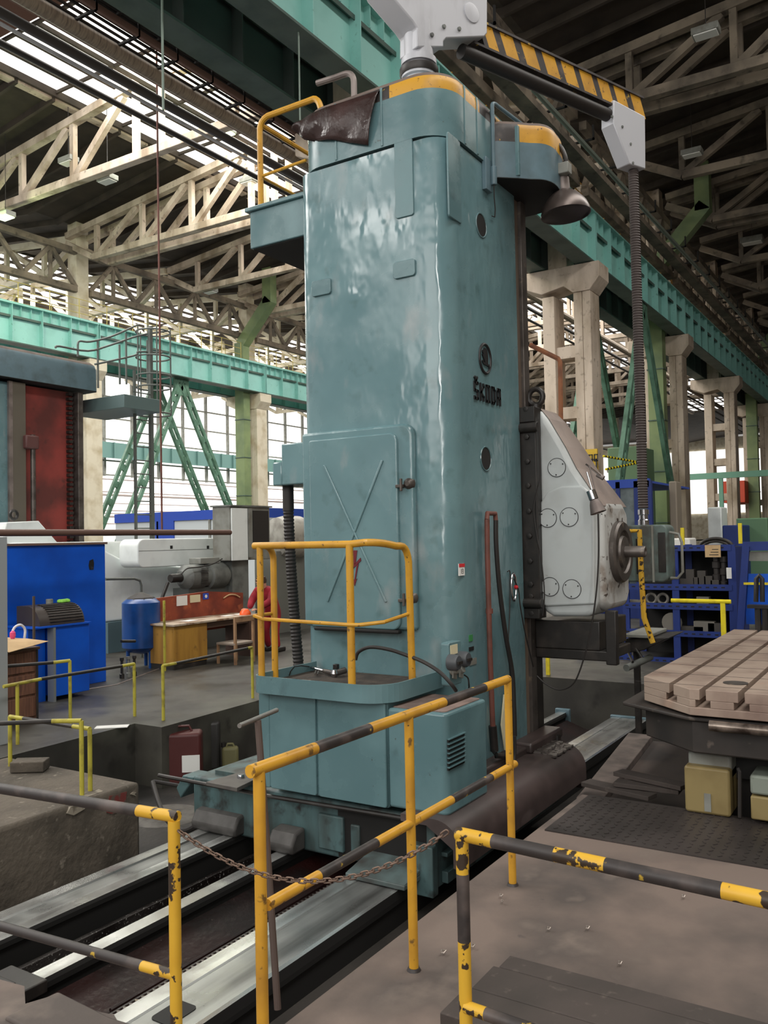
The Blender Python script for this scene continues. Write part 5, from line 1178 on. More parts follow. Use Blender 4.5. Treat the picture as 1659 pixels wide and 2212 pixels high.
# glazed blue booth
BT = thing('glazed_booth', 'blue framed glass booth standing behind the headstock', 'booth', (20, 6, FZ))
a, b = AX(1290, 1042, 20), AX(1402, 1058, 20)
ya_, yb2 = a.y, b.y; zt_b = (a.z+b.z)/2+.1
part('top_frame', MB().box(20, 20.15, yb2, ya_, zt_b-.15, zt_b+.05), BLUEM, BT)
for k, y in enumerate((ya_, (ya_*.6+yb2*.4), (ya_*.25+yb2*.75), yb2)): part('mullion', MB().box(20, 20.12, y-.05, y+.05, FZ, zt_b), BLUES, BT)
part('glass_pane', MB().box(20.04, 20.06, yb2, ya_, .6, zt_b-.1), P('booth_glass', (116, 128, 132), .12, 0, [((78, 88, 92), 2.2, .45, .65)]), BT)
part('lower_panel', MB().box(20.03, 20.1, yb2, ya_, FZ, .6), BLUES, BT); part('side_wall', MB().box(20.1, 24, ya_, ya_+.05, FZ, zt_b), BLUES, BT)
part('booth_roof', MB().box(20.1, 24, yb2, ya_, zt_b-.05, zt_b), BLUEM, BT)
# yellow sign on the column
c = AX(1268, 1015, 26.2); w = AX(1242, 1000, 26.2).y-AX(1286, 1000, 26.2).y
SG = thing('load_sign', 'yellow load sign with black figures strapped to the near concrete column', 'sign', (25.9, c.y, c.z))
yc_ = AX(1265, 1000, 26.2).y; zT = AX(1265, 971, 26.2).z; zB = AX(1265, 1018, 26.2).z
part('sign_plate', MB().box(26.2, 26.28, yc_-w/2-.05, yc_+w/2, zB, zT), SIGNY, SG)
m = MB(); zc2 = zT-.2
def dig(y, z, s, ch):
    segs = {'L': [(0, 0, 0, 1), (0, 0, 1, 0)], 'O': [(0, 0, 0, 1), (1, 0, 1, 1), (0, 0, 1, 0), (0, 1, 1, 1)], 'D': [(0, 0, 0, 1), (1, .1, 1, .9), (0, 0, 1, 0), (0, 1, 1, 1)], '1': [(.5, 0, .5, 1)]}[ch]
    for x0, z0, x1, z1 in segs: m.beam((25.89, y-x0*s*.5, z+z0*s), (25.89, y-x1*s*.5, z+z1*s), .02, s*.16, up=(1, 0, 0)) if False else m.box(26.18, 26.2, y-max(x0, x1)*s*.5-s*.07, y-min(x0, x1)*s*.5+s*.07, z+min(z0, z1)*s-s*.07, z+max(z0, z1)*s+s*.07)
for k, ch in enumerate('1OO'): dig(yc_+.05-k*.17, zT-.38, .2, ch)
dig(yc_+.05, zB+.05, .3, 'O'); dig(yc_-.2, zB+.05, .3, 'O')
part('figures', m, BLACKL, SG)
# background machines and clutter along the near row
def boxy(name, X, p0, p1, depth, mat, label, cat, bevel=.03):
    a, b = AX(*p0, X), AX(*p1, X); m = MB(); m.box(X, X+depth, min(a.y, b.y), max(a.y, b.y), min(a.z, b.z) if name in ('orange_crane_cab',) else FZ, max(a.z, b.z)); return solo(name, m, mat, label, cat, bevel=bevel)
t = thing('spoked_wheel', 'dark spoked half wheel rising behind the blue rack', 'wheel', (17, 4, 1)); c = AX(1546, 1180, 17); R_ = (AX(1508, 1175, 17).y-AX(1584, 1175, 17).y)/2
part('rim', MB().tube([(17, c.y+R_*math.cos(a_), c.z-.05+R_*.62*math.sin(a_)) for a_ in [math.pi*k/20 for k in range(21)]], .03, 8), BLK, t)
part('inner_rim', MB().tube([(17, c.y+R_*.8*math.cos(a_), c.z-.05+R_*.45*math.sin(a_)) for a_ in [math.pi*k/20 for k in range(21)]], .025, 8), BLK, t)
for k in range(1, 8):
    a_ = math.pi*k/8; part('spoke', MB().cyl((17, c.y+R_*math.cos(a_), c.z-.05+R_*.62*math.sin(a_)), (17, c.y+R_*.8*math.cos(a_), c.z-.05+R_*.45*math.sin(a_)), .018, 6), BLK, t)
part('stand', MB().box(17.05, 17.4, c.y-.9*R_, c.y+.9*R_, FZ, c.z-.02), GREYM, t)
t = thing('blue_work_frame', 'blue painted steel work frame at the right edge above the slotted table', 'frame', (12.6, 1.6, FZ))
a, b = AX(1605, 1180, 12.6), AX(1680, 1180, 12.6)
part('upright', MB().beam(AX(1600, 1365, 12.6), AX(1612, 1180, 12.6), .09, .09), BLUES, t)
part('upright', MB().box(12.6, 12.7, b.y-.05, b.y+.05, FZ, b.z), BLUES, t)
part('top_bar', MB().box(12.58, 12.7, b.y, a.y, a.z-.06, a.z+.06), BLUES, t)
part('panel', MB().box(12.66, 12.7, b.y, a.y, AX(1640, 1350, 12.6).z, AX(1640, 1240, 12.6).z), BLUE, t)
part('stripe', MB().box(12.55, 12.6, b.y, a.y, AX(1640, 1263, 12.6).z, AX(1640, 1258, 12.6).z), YELN, t)
part('grey_beam', MB().box(12.62, 12.8, b.y, a.y-.05, AX(1640, 1212, 12.6).z, AX(1640, 1192, 12.6).z), PALEG, t)
t = thing('clamp_stand', 'dark forked clamp stand in front of the blue work frame', 'stand', (11.9, 1.5, FZ))
part('fork', MB().tube([AX(1633, 1300, 11.9), AX(1634, 1250, 11.9), AX(1640, 1243, 11.9), AX(1646, 1250, 11.9), AX(1647, 1300, 11.9)], .03, 8), BLK, t)
part('cross_plate', MB().box(11.85, 12.0, AX(1670, 1310, 11.9).y, AX(1615, 1310, 11.9).y, AX(1640, 1314, 11.9).z, AX(1640, 1307, 11.9).z), BLK, t)
part('leg', MB().cyl((11.9, AX(1637, 1340, 11.9).y, FZ), tuple(AX(1637, 1310, 11.9)), .04, 8), BLK, t); part('leg', MB().cyl((11.9, AX(1652, 1340, 11.9).y, FZ), tuple(AX(1652, 1310, 11.9)), .04, 8), BLK, t)
boxy('grey_machine_box', 24, (1528, 1096), (1560, 1160), .8, WHTF, 'pale grey machine housing under the third near-row column', 'machine')
boxy('grey_switch_cabinet', 21, (1444, 1040), (1464, 1150), .5, P('taupe_box', (140, 130, 116), .6), 'brown-grey switch cabinet at the foot of the green duct', 'cabinet')
boxy('green_machine', 24, (1590, 1120), (1659, 1172), 3, P('machine_green', (92, 128, 96), .6), 'low green machine at the right edge behind the blue frame', 'machine')
boxy('blue_cabinet', 23, (1560, 1135), (1605, 1170), 1.2, BLUES, 'small blue cabinet between the grey housing and the green machine', 'cabinet')
boxy('green_container', 33, (1312, 968), (1385, 1060), 2, P('container_green', (92, 120, 88), .6), 'light green container between the first two near-row columns', 'container')
boxy('white_crate', 18, (1450, 1163), (1490, 1176), .6, PAPER, 'white crate rising behind the blue rack beside the spoked wheel', 'crate')
boxy('orange_crane_cab', 60, (1562, 1040), (1610, 1085), 5, ORR, 'orange-red machine cab far away between the columns', 'machine')
walkway_rail(17.5, 40, 7.0, FZ, 'dark low railing along the aisle in front of the near-row columns', DARK, None, step=2.0, h=1.7, nr=2, r=.03)
for k, (px, lab) in enumerate(((1474, 'left'), (1599, 'right'))):
    c = AX(px, 1170, 16.5); m = MB(); m.box(16.5, 16.56, c.y-.03, c.y+.03, FZ, AX(px, 1130, 16.5).z if k else AX(px, 1140, 16.5).z); solo('yellow_post', m, YELN, 'bright yellow marker post at the %s of the spoked wheel' % lab, 'post')
for k in range(4):
    X = 27.3+12*k; m = MB(); m.cyl((X, 9.3, FZ), (X, 9.3, 9), .045, 8); m.cyl((X+.25, 9.3, FZ), (X+.25, 9.3, 9), .03, 8)
    solo('riser_pipe', m, RUSTO, '%s pair of rusty vertical pipes on the near-row columns, counted from the machine' % ORD[k], 'pipe')
for k, (p0, p1, Y, r, mt) in enumerate((((1140, 635), (1659, 935), 13, .14, PIPEL), ((1140, 665), (1659, 955), 13, .07, MATS['dark_pipe']), ((1140, 690), (1659, 968), 13.2, .05, MATS['dark_pipe2']))):
    a = AY(*p0, Y); b = AY(*p1, Y); m = MB(); zz = (a.z+b.z)/2; m.cyl((16, Y, a.z), (b.x+10, Y, a.z), r, 10)
    solo('wall_pipe', m, mt, ['fat beige lagged pipe running behind the near-row columns', 'dark pipe just below the fat beige pipe behind the columns', 'thin dark pipe lowest of the three behind the near-row columns'][k], 'pipe')
a, b = AX(1145, 745, 17), AX(1210, 775, 17); m = MB(); m.tube([a, AX(1206, 775, 17), AX(1210, 782, 17), AX(1212, 930, 17), (17, AX(1212, 930, 17).y, FZ)], .05, 8); solo('rusty_pipe', m, RUSTO, 'orange-rusty bent pipe right of the machine column', 'pipe')
# ceiling lamps
def flood(p, X, label, on=False, s=.35):
    c = AX(*p, X); t = thing('flood_lamp', label, 'lamp', tuple(c))
    part('lamp_housing', MB().box(c.x-s*.6, c.x+s*.6, c.y-s, c.y+s, c.z-.0, c.z+s*.55), PALEG, t, bevel=.02)
    part('lamp_lens', MB().box(c.x-s*.5, c.x+s*.5, c.y-s*.85, c.y+s*.85, c.z-.03, c.z), LAMPE if on else PAPER, t)
    part('hanger', MB().cyl((c.x, c.y, c.z+s*.5), (c.x, c.y, 17.9), .012, 6), BLK, t)
    if on:
        l = bpy.data.lights.new('flood', 'POINT'); l.energy = 260; l.color = (.8, 1, .55); l.shadow_soft_size = .3
        o = bpy.data.objects.new('flood_light', l); C.objects.link(o); o.location = (c.x-.3, c.y, c.z-.35)
flood((148, 352), 20.2, 'unlit grey flood lamp on the nearest middle bay truss')
flood((232, 392), 20.6, 'unlit grey flood lamp hanging below the nearest middle bay truss')
flood((12, 470), 19.6, 'glowing greenish-yellow flood lamp at the left edge', True)
flood((490, 290), 22.5, 'glowing yellow-green flood lamp in front of the roof glazing', True, .3)
flood((538, 395), 26.2, 'unlit flood lamp near the yellow platform railing')
flood((1525, 75), 24.0, 'dark flood lamp box on the double sooty truss, top right')
flood((1495, 335), 31.5, 'pale flood lamp on the single sooty truss, right')
flood((455, 632), 33, 'unlit flood lamp at the end of the third middle bay truss')
flood((1625, 525), 44, 'small flood lamp on a distant right bay truss, right edge', s=.5)
# hanging rods / cables
m = MB(); a = AY(350, 0, 9.8); b = AY(347, 235, 9.8); m.cyl((a.x, 9.8, 17), (a.x, 9.8, b.z), .02, 8); solo('hanging_rod', m, P('pale_rod', (132, 148, 138), .5), 'pale vertical rod hanging in front of the roof glazing, upper left', 'rod')
m = MB(); a = AY(340, 280, 12); m.cyl((a.x, 12, 17.1), (a.x-.0, 12, AY(368, 1150, 12).z), .018, 8); solo('hanging_rod', m, RUST, 'long thin rusty rod hanging down in front of the left trusses', 'rod')
m = MB(); a = AY(646, 130, 8.75); m.cyl((a.x, 8.75, 10.42), (a.x, 8.75, AY(648, 260, 8.75).z), .015, 8); solo('hanging_rod', m, MATS['pale_rod'], 'pale vertical rod behind the platform railing at the machine top', 'rod')
# ================================================================== SECOND MACHINE (red faced), left
Y2 = 15.0
M2 = thing('boring_machine', 'second teal machine with red column face at the left edge', 'machine', (11, 16, FZ))
xg0, xg1 = AY(27, 900, Y2).x, AY(180, 900, Y2).x
XA, XB = AY(0, 800, Y2).x-.6, AY(205, 850, Y2).x
part('column', MB().box(XA+.1, xg0, Y2+.05, 16.6, -.6, 4.98), TEALCOL, M2, bevel=.08, seg=3)
part('red_face', MB().box(xg0, xg1, Y2+.2, 16.6, -.6, 4.98), REDF, M2)
x1, x2_ = AY(86, 900, Y2).x, AY(62, 900, Y2).x
part('guide_way', MB().box(xg0, AY(56, 900, Y2).x, Y2, Y2+.25, -.3, 4.98), P('way_grey_brown', (104, 98, 88), .5, .3), M2, bevel=.01)
part('guide_way', MB().box(AY(169, 900, Y2).x, xg1, Y2, Y2+.25, -.3, 4.98), CAST, M2, bevel=.01)
part('bright_edge', MB().box(xg0-.08, xg0, Y2-.01, Y2+.05, -.3, 4.98), ALU, M2)
m = MB(); xr_ = AY(162, 900, Y2).x; z = 0
while z < 4.9: m.box(xr_-.07, xr_+.03, Y2+.1, Y2+.2, z, z+.055); z += .1
part('gear_rack', m, BLK, M2, smooth=0)
cpl = rrect(XA, XB, Y2-.12, 16.9, [.25, .1, .1, .25], 5)
zc0 = 5.03
part('top_cover', cover(cpl, [(zc0, (1, 1)), (zc0+.45, (1, 1)), (zc0+.54, (.98, .98)), (zc0+.6, (.93, .93))], None, lambda i, p: 0 if i < 2 else 1), [TEALB, TOPG], M2)
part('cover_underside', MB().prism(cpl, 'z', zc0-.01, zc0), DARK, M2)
xs1 = AY(78, 980, Y2-.1).x
LS = part('lead_screw', MB().cyl((xs1, Y2-.0, 1.6), (xs1, Y2-.0, AY(78, 940, Y2).z), .05, 12), CAST, M2)
zb2 = AY(75, 955, Y2).z
part('screw_bearing', MB().box(xs1-.22, xs1+.08, Y2-.1, Y2+.15, zb2-.15, zb2+.12), P('brown_red_cast', (92, 58, 56), .5), M2, bevel=.03)
# service platform of machine 2
a = AX(205, 860, 12.2)
PT = part('service_platform', MB().box(12.25, 13.3, AX(288, 840, 12.5).y, 15.9, 4.62, 4.9), P('platform_teal', (92, 112, 112), .5), M2, bevel=.01)
LD = thing('caged_ladder', 'dark steel ladder with hoop cage beside the red-faced machine', 'ladder', (14.6, 14.9, FZ))
Yl = 14.6
def LP(px, py): return AY(px, py, Yl)
xl0, xl1 = LP(292, 1000).x, LP(327, 1000).x; zt3 = LP(327, 705).z
LDM = P('ladder_grey', (92, 98, 94), .5)
part('stile', MB().box(xl0, xl0+.05, Yl, Yl+.05, FZ, LP(292, 800).z), LDM, LD); part('stile', MB().box(xl1, xl1+.08, Yl, Yl+.08, FZ, zt3), LDM, LD)
z = .3
while z < LP(310, 840).z: part('rung', MB().cyl((xl0, Yl+.02, z), (xl1+.04, Yl+.02, z), .014, 6), LDM, LD); z += .3
cx_, r_ = (LP(292, 800).x+LP(368, 800).x)/2, .38
for py in (715, 770, 810, 835, 893):
    zz = LP(330, py).z
    part('cage_hoop', MB().tube([(cx_+.1+r_*math.cos(a_), Yl+.1+r_*math.sin(a_), zz) for a_ in [2*math.pi*k/22 for k in range(22)]], .02, 6, closed=True), LDM, LD)
for k in range(5):
    a_ = 2*math.pi*k/5+.4; part('cage_bar', MB().cyl((cx_+.1+r_*math.cos(a_), Yl+.1+r_*math.sin(a_), LP(330, 895).z), (cx_+.1+r_*math.cos(a_), Yl+.1+r_*math.sin(a_), LP(330, 708).z), .018, 6), LDM, LD)
for (L_) in ([(168, 745), (172, 737), (195, 738), (240, 727), (290, 705), (300, 702)], [(120, 752), (128, 748), (190, 758), (240, 745), (300, 725), (360, 715)], [(205, 787), (290, 768), (300, 760), (350, 762)]):
    part('handrail', MB().tube(smooth_pts([AY(px, py, 14.7) for px, py in L_], 4), .022, 8), LDM, LD)
for px, y0_, y1_ in ((168, 745, 770), (211, 735, 838), (258, 745, 830), (272, 720, 830), (318, 735, 830)):
    part('handrail_post', MB().cyl(tuple(AY(px, y0_, 14.7)), (AY(px, y0_, 14.7).x, 14.7, AY(px, y1_, 14.7).z), .022, 8), LDM, LD)
# white headstock of machine 2 and the third machine
t = thing('white_headstock', 'white trapezoid headstock cover in front of the red column face', 'machine cover', (10, 14, 1.5))
Yh = 14.2
part('cover', MB().prism([(AY(4, 1175, Yh).x, AY(4, 1175, Yh).z), (AY(14, 1128, Yh).x, AY(14, 1128, Yh).z), (AY(84, 1125, Yh).x, AY(84, 1125, Yh).z), (AY(125, 1172, Yh).x, AY(125, 1172, Yh).z)], 'y', Yh, Yh+.6), WHTF, t, bevel=.02)
c = AY(30, 1112, Yh+.2); part('lifting_eye', MB().tube([(c.x+.075*math.cos(a_), Yh+.2, c.z+.08*math.sin(a_)) for a_ in [2*math.pi*k/18 for k in range(18)]], .028, 8, closed=True), BLK, t)
part('body', MB().box(9.6, 13.5, 14.0, 14.8, FZ+.2, AY(60, 1172, 14.0).z), WHTF, t, bevel=.04)
t = thing('white_machine_body', 'large white rounded machine body behind the blue pressure tank', 'machine', (12, 12.8, FZ))
Yw = 12.6
def Wp(px, py): return (AY(px, py, Yw).x, AY(px, py, Yw).z)
part('body', MB().prism([Wp(222, 1345), Wp(222, 1170), Wp(230, 1190), Wp(262, 1207), Wp(300, 1212), Wp(380, 1222), Wp(520, 1240), Wp(520, 1340), Wp(265, 1340)], 'y', Yw, Yw+1.0), WHTF, t, bevel=.04, seg=3)
c = AY(268, 1199, Yw+.3); part('lifting_eye', MB().tube([(c.x+.07*math.cos(a_), Yw+.3, c.z+.07*math.sin(a_)) for a_ in [2*math.pi*k/18 for k in range(18)]], .026, 8, closed=True), BLK, t)
part('base_pan', MB().box(Wp(225, 1345)[0], Wp(520, 1345)[0], Yw-.1, Yw+1.1, FZ, .35), P('dark_teal_pan', (84, 108, 114), .6), t)
part('lower_drum', MB().cyl((Wp(228, 1325)[0], Yw+.2, Wp(228, 1322)[1]), (Wp(285, 1322)[0], Yw+.2, Wp(228, 1322)[1]), .17, 18), WHTF, t)
t = thing('white_ram', 'long white horizontal ram with rounded left end behind the desk', 'machine ram', (12, 12, 1.5))
Yr = 12.0; a, b = AY(298, 1195, Yr), AY(500, 1195, Yr)
zt4, zb4 = AY(400, 1163, Yr).z, AY(400, 1222, Yr).z
part('ram_housing', MB().prism(rrect(a.x, b.x+.3, zb4, zt4, [.14, .02, .02, .14], 6), 'y', Yr, Yr+.5), WHTF, t, bevel=.04, seg=3)
part('ram_seam', MB().box(a.x+.02, b.x, Yr-.004, Yr, (zt4+zb4)/2+.04, (zt4+zb4)/2+.048), GREYM, t)
for px in (370, 449): c = AY(px, 1182, Yr); part('lug_hole', MB().box(c.x-.03, c.x+.03, Yr-.006, Yr, c.z-.03, c.z+.03), BLACKL, t)
part('ram_support', MB().box(b.x-.2, b.x+.5, Yr+.1, Yr+.45, FZ, zb4), GREYM, t)
# motor
t = thing('feed_motor', 'grey ribbed electric motor with a small tacho on its left behind the desk', 'motor', (11.2, 11.4, .9))
Ym = 11.5; c0, c1 = AY(390, 1248, Ym), AY(497, 1248, Ym)
part('motor_body', MB().lathe([(.12, 0), (.2, .08), (.23, .12), (.23, .5), (.2, .52), (.2, .62), (.25, .64), (.25, 1.05), (.18, 1.15)], c0, (1, 0, 0), 28), GREYM, t)
m = MB()
for k in range(14): m.box(c0.x+.3+k*.0, c0.x+.48, Ym-.235, Ym-.225, c0.z-.16+k*.024, c0.z-.15+k*.024)
part('vent_grille', m, BLK, t, smooth=0)
part('tacho', MB().lathe([(.07, -.25), (.08, -.23), (.08, 0), (.1, .02)], c0, (1, 0, 0), 18), BLK, t)
part('terminal_box', MB().box(AY(425, 1215, Ym).x, AY(466, 1215, Ym).x, Ym-.1, Ym+.2, AY(440, 1218, Ym).z, AY(440, 1205, Ym).z), PALEG, t, bevel=.01)
part('support_bracket', MB().box(c0.x+.1, c1.x, Ym-.1, Ym+.3, FZ, c0.z-.2), P('shadow_grey', (70, 74, 72), .6), t)  # bracket in one even dark grey
part('motor_cable', MB().tube(smooth_pts([AY(392, 1240, 11.2), AY(405, 1228, 11.2), AY(430, 1225, 11.2), AY(460, 1218, 11.2), AY(480, 1207, 11.2)]), .012, 6), RUB, t)
part('drive_rod', MB().tube([AY(363, 1258, 11.3), AY(345, 1305, 11.3)], .03, 8), BLK, t)
# control cabinet of third machine
t = thing('control_cabinet', 'grey control cabinet with open dark side above the desk', 'cabinet', (12.3, 11.2, 1.2))
Yc = 11.2
xa, xm_, xb_ = AY(497, 1150, Yc).x, AY(533, 1150, Yc).x, AY(583, 1150, Yc).x
zt5, zb5 = AY(530, 1095, Yc).z, AY(530, 1210, Yc).z
CB = part('cabinet_body', MB().box(xa, xb_, Yc, Yc+.45, zb5, zt5), PALEG, t, bevel=.012)
part('cabinet_door', MB().box(xa+.02, xm_, Yc-.03, Yc, zb5, zt5-.03), WHTF, t, bevel=.008)
part('cabinet_door', MB().box(xm_+.01, AY(541, 1150, Yc).x, Yc-.05, Yc, zb5+.05, zt5-.03), PALEG, t, bevel=.004)
part('dark_window', MB().box(AY(546, 1150, Yc).x, AY(580, 1150, Yc).x, Yc-.01, Yc+.01, AY(560, 1175, Yc).z, AY(560, 1103, Yc).z), BLACKL, t)
part('top_lip', MB().box(xa-.03, xb_+.03, Yc-.05, Yc+.48, zt5, zt5+.03), GREYM, t)
part('stand_column', MB().box(AY(510, 1230, Yc).x, AY(545, 1230, Yc).x, Yc+.1, Yc+.4, FZ, zb5), GREYM, t)
t = thing('white_drum_head', 'pale round machine head behind the ribbed hose', 'machine head', (13.5, 11.8, 1.2))
c = AY(620, 1160, 11.8)
part('drum', MB().lathe([(.3, -.35), (.42, -.3), (.46, -.1), (.46, .3), (.4, .5)], c, (1, -.2, 0), 28), P('pale_drum', (176, 174, 166), .5, 0, [((132, 128, 120), 4, .45, .7)]), t)
part('drum_base', MB().box(c.x-.5, c.x+1.0, 11.7, 12.3, FZ, c.z-.3), P('drum_base_grey', (120, 122, 116), .6), t)
# blue fascia building (office booth)
t = thing('office_booth', 'white site office with royal blue fascia behind the white ram', 'booth', (22, 22, FZ))
Xo = 21.0; a, b = AX(247, 1110, Xo), AX(560, 1100, Xo)
zf0, zf1 = AX(300, 1128, Xo).z, AX(400, 1104, Xo).z
part('office_wall', MB().box(Xo+.05, Xo+3, b.y, a.y, FZ, zf0), PALEB, t); part('fascia', MB().box(Xo, Xo+3, b.y, a.y, zf0, zf1), BLUEM, t)
part('door_panel', MB().box(Xo, Xo+.06, AX(375, 1150, Xo).y, AX(335, 1150, Xo).y, FZ, zf0), BLUEM, t)
for px in (340, 452): c = AX(px, 1150, Xo); part('mullion', MB().box(Xo, Xo+.05, c.y-.04, c.y+.04, FZ, zf0), PALEG, t)
# horizontal brown pipe across the left
m = MB(); a = AX(-60, 1150, 7.9); b = AX(497, 1150, 9.3)
Yp = 8.6; a, b = AY(-20, 1154, Yp), AY(497, 1147, 10.8)
m.cyl((6.0, AX(-30, 1151, 6.0).y, AX(-30, 1151, 6.0).z), tuple(AX(497, 1150, 10.2)), .042, 12); solo('brown_pipe', m, P('dusty_brown_pipe', (98, 72, 62), .6), 'long brown horizontal pipe crossing above the tall blue cabinet', 'pipe')
# grey post at left edge
m = MB(); c = AX(3, 1400, 5.2); m.box(5.15, 5.25, c.y-.03, c.y+.1, -.2, AX(3, 1160, 5.2).z); solo('grey_post', m, P('pale_post', (150, 154, 156), .5), 'pale grey channel post at the extreme left edge', 'post', bevel=.004)
# tall blue cabinet
t = thing('tall_blue_cabinet', 'tall plain blue sheet cabinet with an oval mirror hole, left', 'cabinet', (7.5, 10.3, FZ))
Yb = 10.0; x0, x1 = AY(-60, 1300, Yb).x, AY(228, 1300, Yb).x; ztb = AY(150, 1177, Yb).z
part('body', MB().box(x0, x1, Yb, Yb+.7, FZ, ztb), BLUE, t, bevel=.006)
part('top_plate', MB().box(x0, x1+.02, Yb-.03, Yb+.75, ztb, ztb+.03), P('rusty_edge', (110, 88, 80), .6), t)
c = AY(197, 1220, Yb); m = MB(); m.prism([(c.x-.03, c.z+.06), (c.x+.03, c.z+.08), (c.x+.045, c.z+.02), (c.x+.035, c.z-.07), (c.x-.03, c.z-.07), (c.x-.045, c.z-.01)], 'y', Yb-.006, Yb+.002); part('dark_opening', m, BLACKL, t)
m = MB(); m.cyl((c.x+.01, Yb-.008, c.z-.045), (c.x+.01, Yb-.006, c.z-.045), .022, 12); part('glint', m, CHROME, t)
# low blue cabinet with roll top box
t = thing('low_blue_cabinet', 'low blue cabinet with grey edge standing against the tall blue one', 'cabinet', (7.3, 9.6, FZ))
Yk = 9.3; x0, xm_, x1 = AY(77, 1400, Yk).x, AY(120, 1400, Yk).x, AY(193, 1400, Yk).x; ztk = AY(130, 1353, Yk).z
part('body', MB().box(xm_, x1, Yk, Yk+.6, FZ+.06, ztk), BLUE, t, bevel=.006); part('body_left', MB().box(x0, xm_-.04, Yk+.15, Yk+.6, FZ, ztk), BLUE, t)
part('edge_strip', MB().box(xm_-.045, xm_-.01, Yk-.02, Yk+.1, FZ, ztk), P('zinc', (150, 156, 158), .4, .5), t)
part('top', MB().box(x0-.03, x1+.02, Yk-.03, Yk+.62, ztk, ztk+.02), BLUE, t)
zk = ztk+.022
t = thing('roll_top_box', 'dark ribbed roll-top box on the low blue cabinet', 'box', (7.4, 9.5, zk))
xa, xb_ = AY(90, 1340, Yk).x, AY(187, 1340, Yk).x
prof = [(Yk+.5, zk), (Yk+.5, zk+.24)]+[(Yk+.28-.24*math.sin(math.radians(a_)), zk+.24*math.cos(math.radians(a_))) for a_ in range(0, 91, 9)]+[(Yk+.04, zk)]
part('box_body', MB().prism(prof, 'x', xa, xb_), P('dark_brown_slats', (62, 54, 50), .5), t, smooth=10)
m = MB()
for a_ in range(0, 91, 9):
    yy, zz = Yk+.28-.245*math.sin(math.radians(a_)), zk+.245*math.cos(math.radians(a_)); m.cyl((xa+.15, yy, zz), (xb_-.02, yy, zz), .008, 6)
part('slat_ribs', m, BLK, t)
c = AY(107, 1316, Yk+.35); solo('small_tin', MB().lathe([(.045, 0), (.045, .06), (.04, .065)], (c.x, Yk+.35, zk+.243), n=16), PALEG, 'small pale tin on the roll-top box', 'tin')
c = AY(140, 1316, Yk+.3); m = MB(); rng = random.Random(4)
for k in range(7): m.lathe([(.01, -.02), (.035, 0), (.03, .025), (.01, .035)], (c.x+rng.uniform(-.08, .08), Yk+.32+rng.uniform(-.04, .04), zk+.262), n=10)
solo('green_gloves', m, LIME, 'crumpled lime green gloves on the roll-top box', 'gloves')
m = MB(); xx = AY(74, 1300, 9.0).x; m.box(xx-.012, xx+.012, 9.0, 9.02, FZ, AY(74, 1288, 9.0).z); solo('flat_bar', m, P('brownbar', (78, 66, 58), .6), 'thin upright flat bar left of the low blue cabinet', 'bar')
m = MB(); m.box(AY(70, 1340, 9.95).x, AY(135, 1340, 9.95).x, 9.93, 9.96, zk-.2, AY(90, 1318, 9.95).z); solo('cardboard_sheet', m, CARD, 'brown cardboard sheet standing behind the roll-top box', 'cardboard')
# veneer drawer unit with open carton
t = thing('drawer_unit', 'brown veneer drawer unit holding an open carton, left edge', 'drawer unit', (6.0, 8.8, FZ))
Yd = 8.5; x0, x1 = AY(-40, 1450, Yd).x, AY(80, 1450, Yd).x; ztd = AY(60, 1405, Yd).z; h_ = (ztd-FZ-.05)/3
part('carcass', MB().box(x0, x1, Yd, Yd+.5, FZ+.03, ztd), WOODB, t, bevel=.004)
part('top', MB().box(x0-.02, x1+.02, Yd-.03, Yd+.52, ztd, ztd+.03), P('darkveneer', (84, 62, 52), .5), t, bevel=.003)
for k in range(3):
    z0 = FZ+.06+k*h_; part('drawer_front', MB().box(x0+.02, x1-.03, Yd-.018, Yd, z0, z0+h_-.03), WOODB, t, bevel=.003)
part('leg', MB().cyl((x1-.02, Yd-.03, FZ), (x1-.02, Yd-.03, ztd), .012, 8), BLK, t)
t = thing('open_carton', 'open cardboard carton with flaps on the brown drawer unit', 'carton', (5.9, 8.7, ztd+.03))
zz = ztd+.031; xa, xb_ = AY(-30, 1380, Yd+.05).x, AY(52, 1380, Yd+.05).x
part('carton_body', MB().box(xa, xb_, Yd+.05, Yd+.45, zz, zz+.1), CARD, t)
part('front_flap', MB().add([(xa, Yd+.05, zz+.1), (xb_, Yd+.05, zz+.1), (xb_+.16, Yd-.16, zz+.06), (xa+.1, Yd-.2, zz+.0), (xa, Yd+.05, zz+.104), (xb_, Yd+.05, zz+.104), (xb_+.16, Yd-.16, zz+.064), (xa+.1, Yd-.2, zz+.004)], [(0, 1, 2, 3), (4, 7, 6, 5), (0, 4, 5, 1), (1, 5, 6, 2), (2, 6, 7, 3), (3, 7, 4, 0)]), CARD, t, smooth=0)
part('side_flap', MB().add([(xa, Yd+.1, zz+.1), (xb_-.1, Yd+.3, zz+.1), (xb_-.2, Yd+.35, zz+.3), (xa, Yd+.2, zz+.36), (xa, Yd+.105, zz+.1), (xb_-.1, Yd+.305, zz+.1), (xb_-.2, Yd+.355, zz+.3), (xa, Yd+.205, zz+.36)], [(0, 1, 2, 3), (4, 7, 6, 5), (0, 4, 5, 1), (1, 5, 6, 2), (2, 6, 7, 3), (3, 7, 4, 0)]), CARD, t, smooth=0)
c = AY(45, 1375, Yd+.2); m = MB(); m.tube(smooth_pts([AY(25, 1370, Yd+.2), AY(32, 1355, Yd+.2), AY(45, 1350, Yd+.2), AY(54, 1360, Yd+.2), AY(53, 1378, Yd+.2)]), .014, 8); solo('white_hose', m, WPL, 'white curved plastic hose sticking out of the open carton', 'hose')
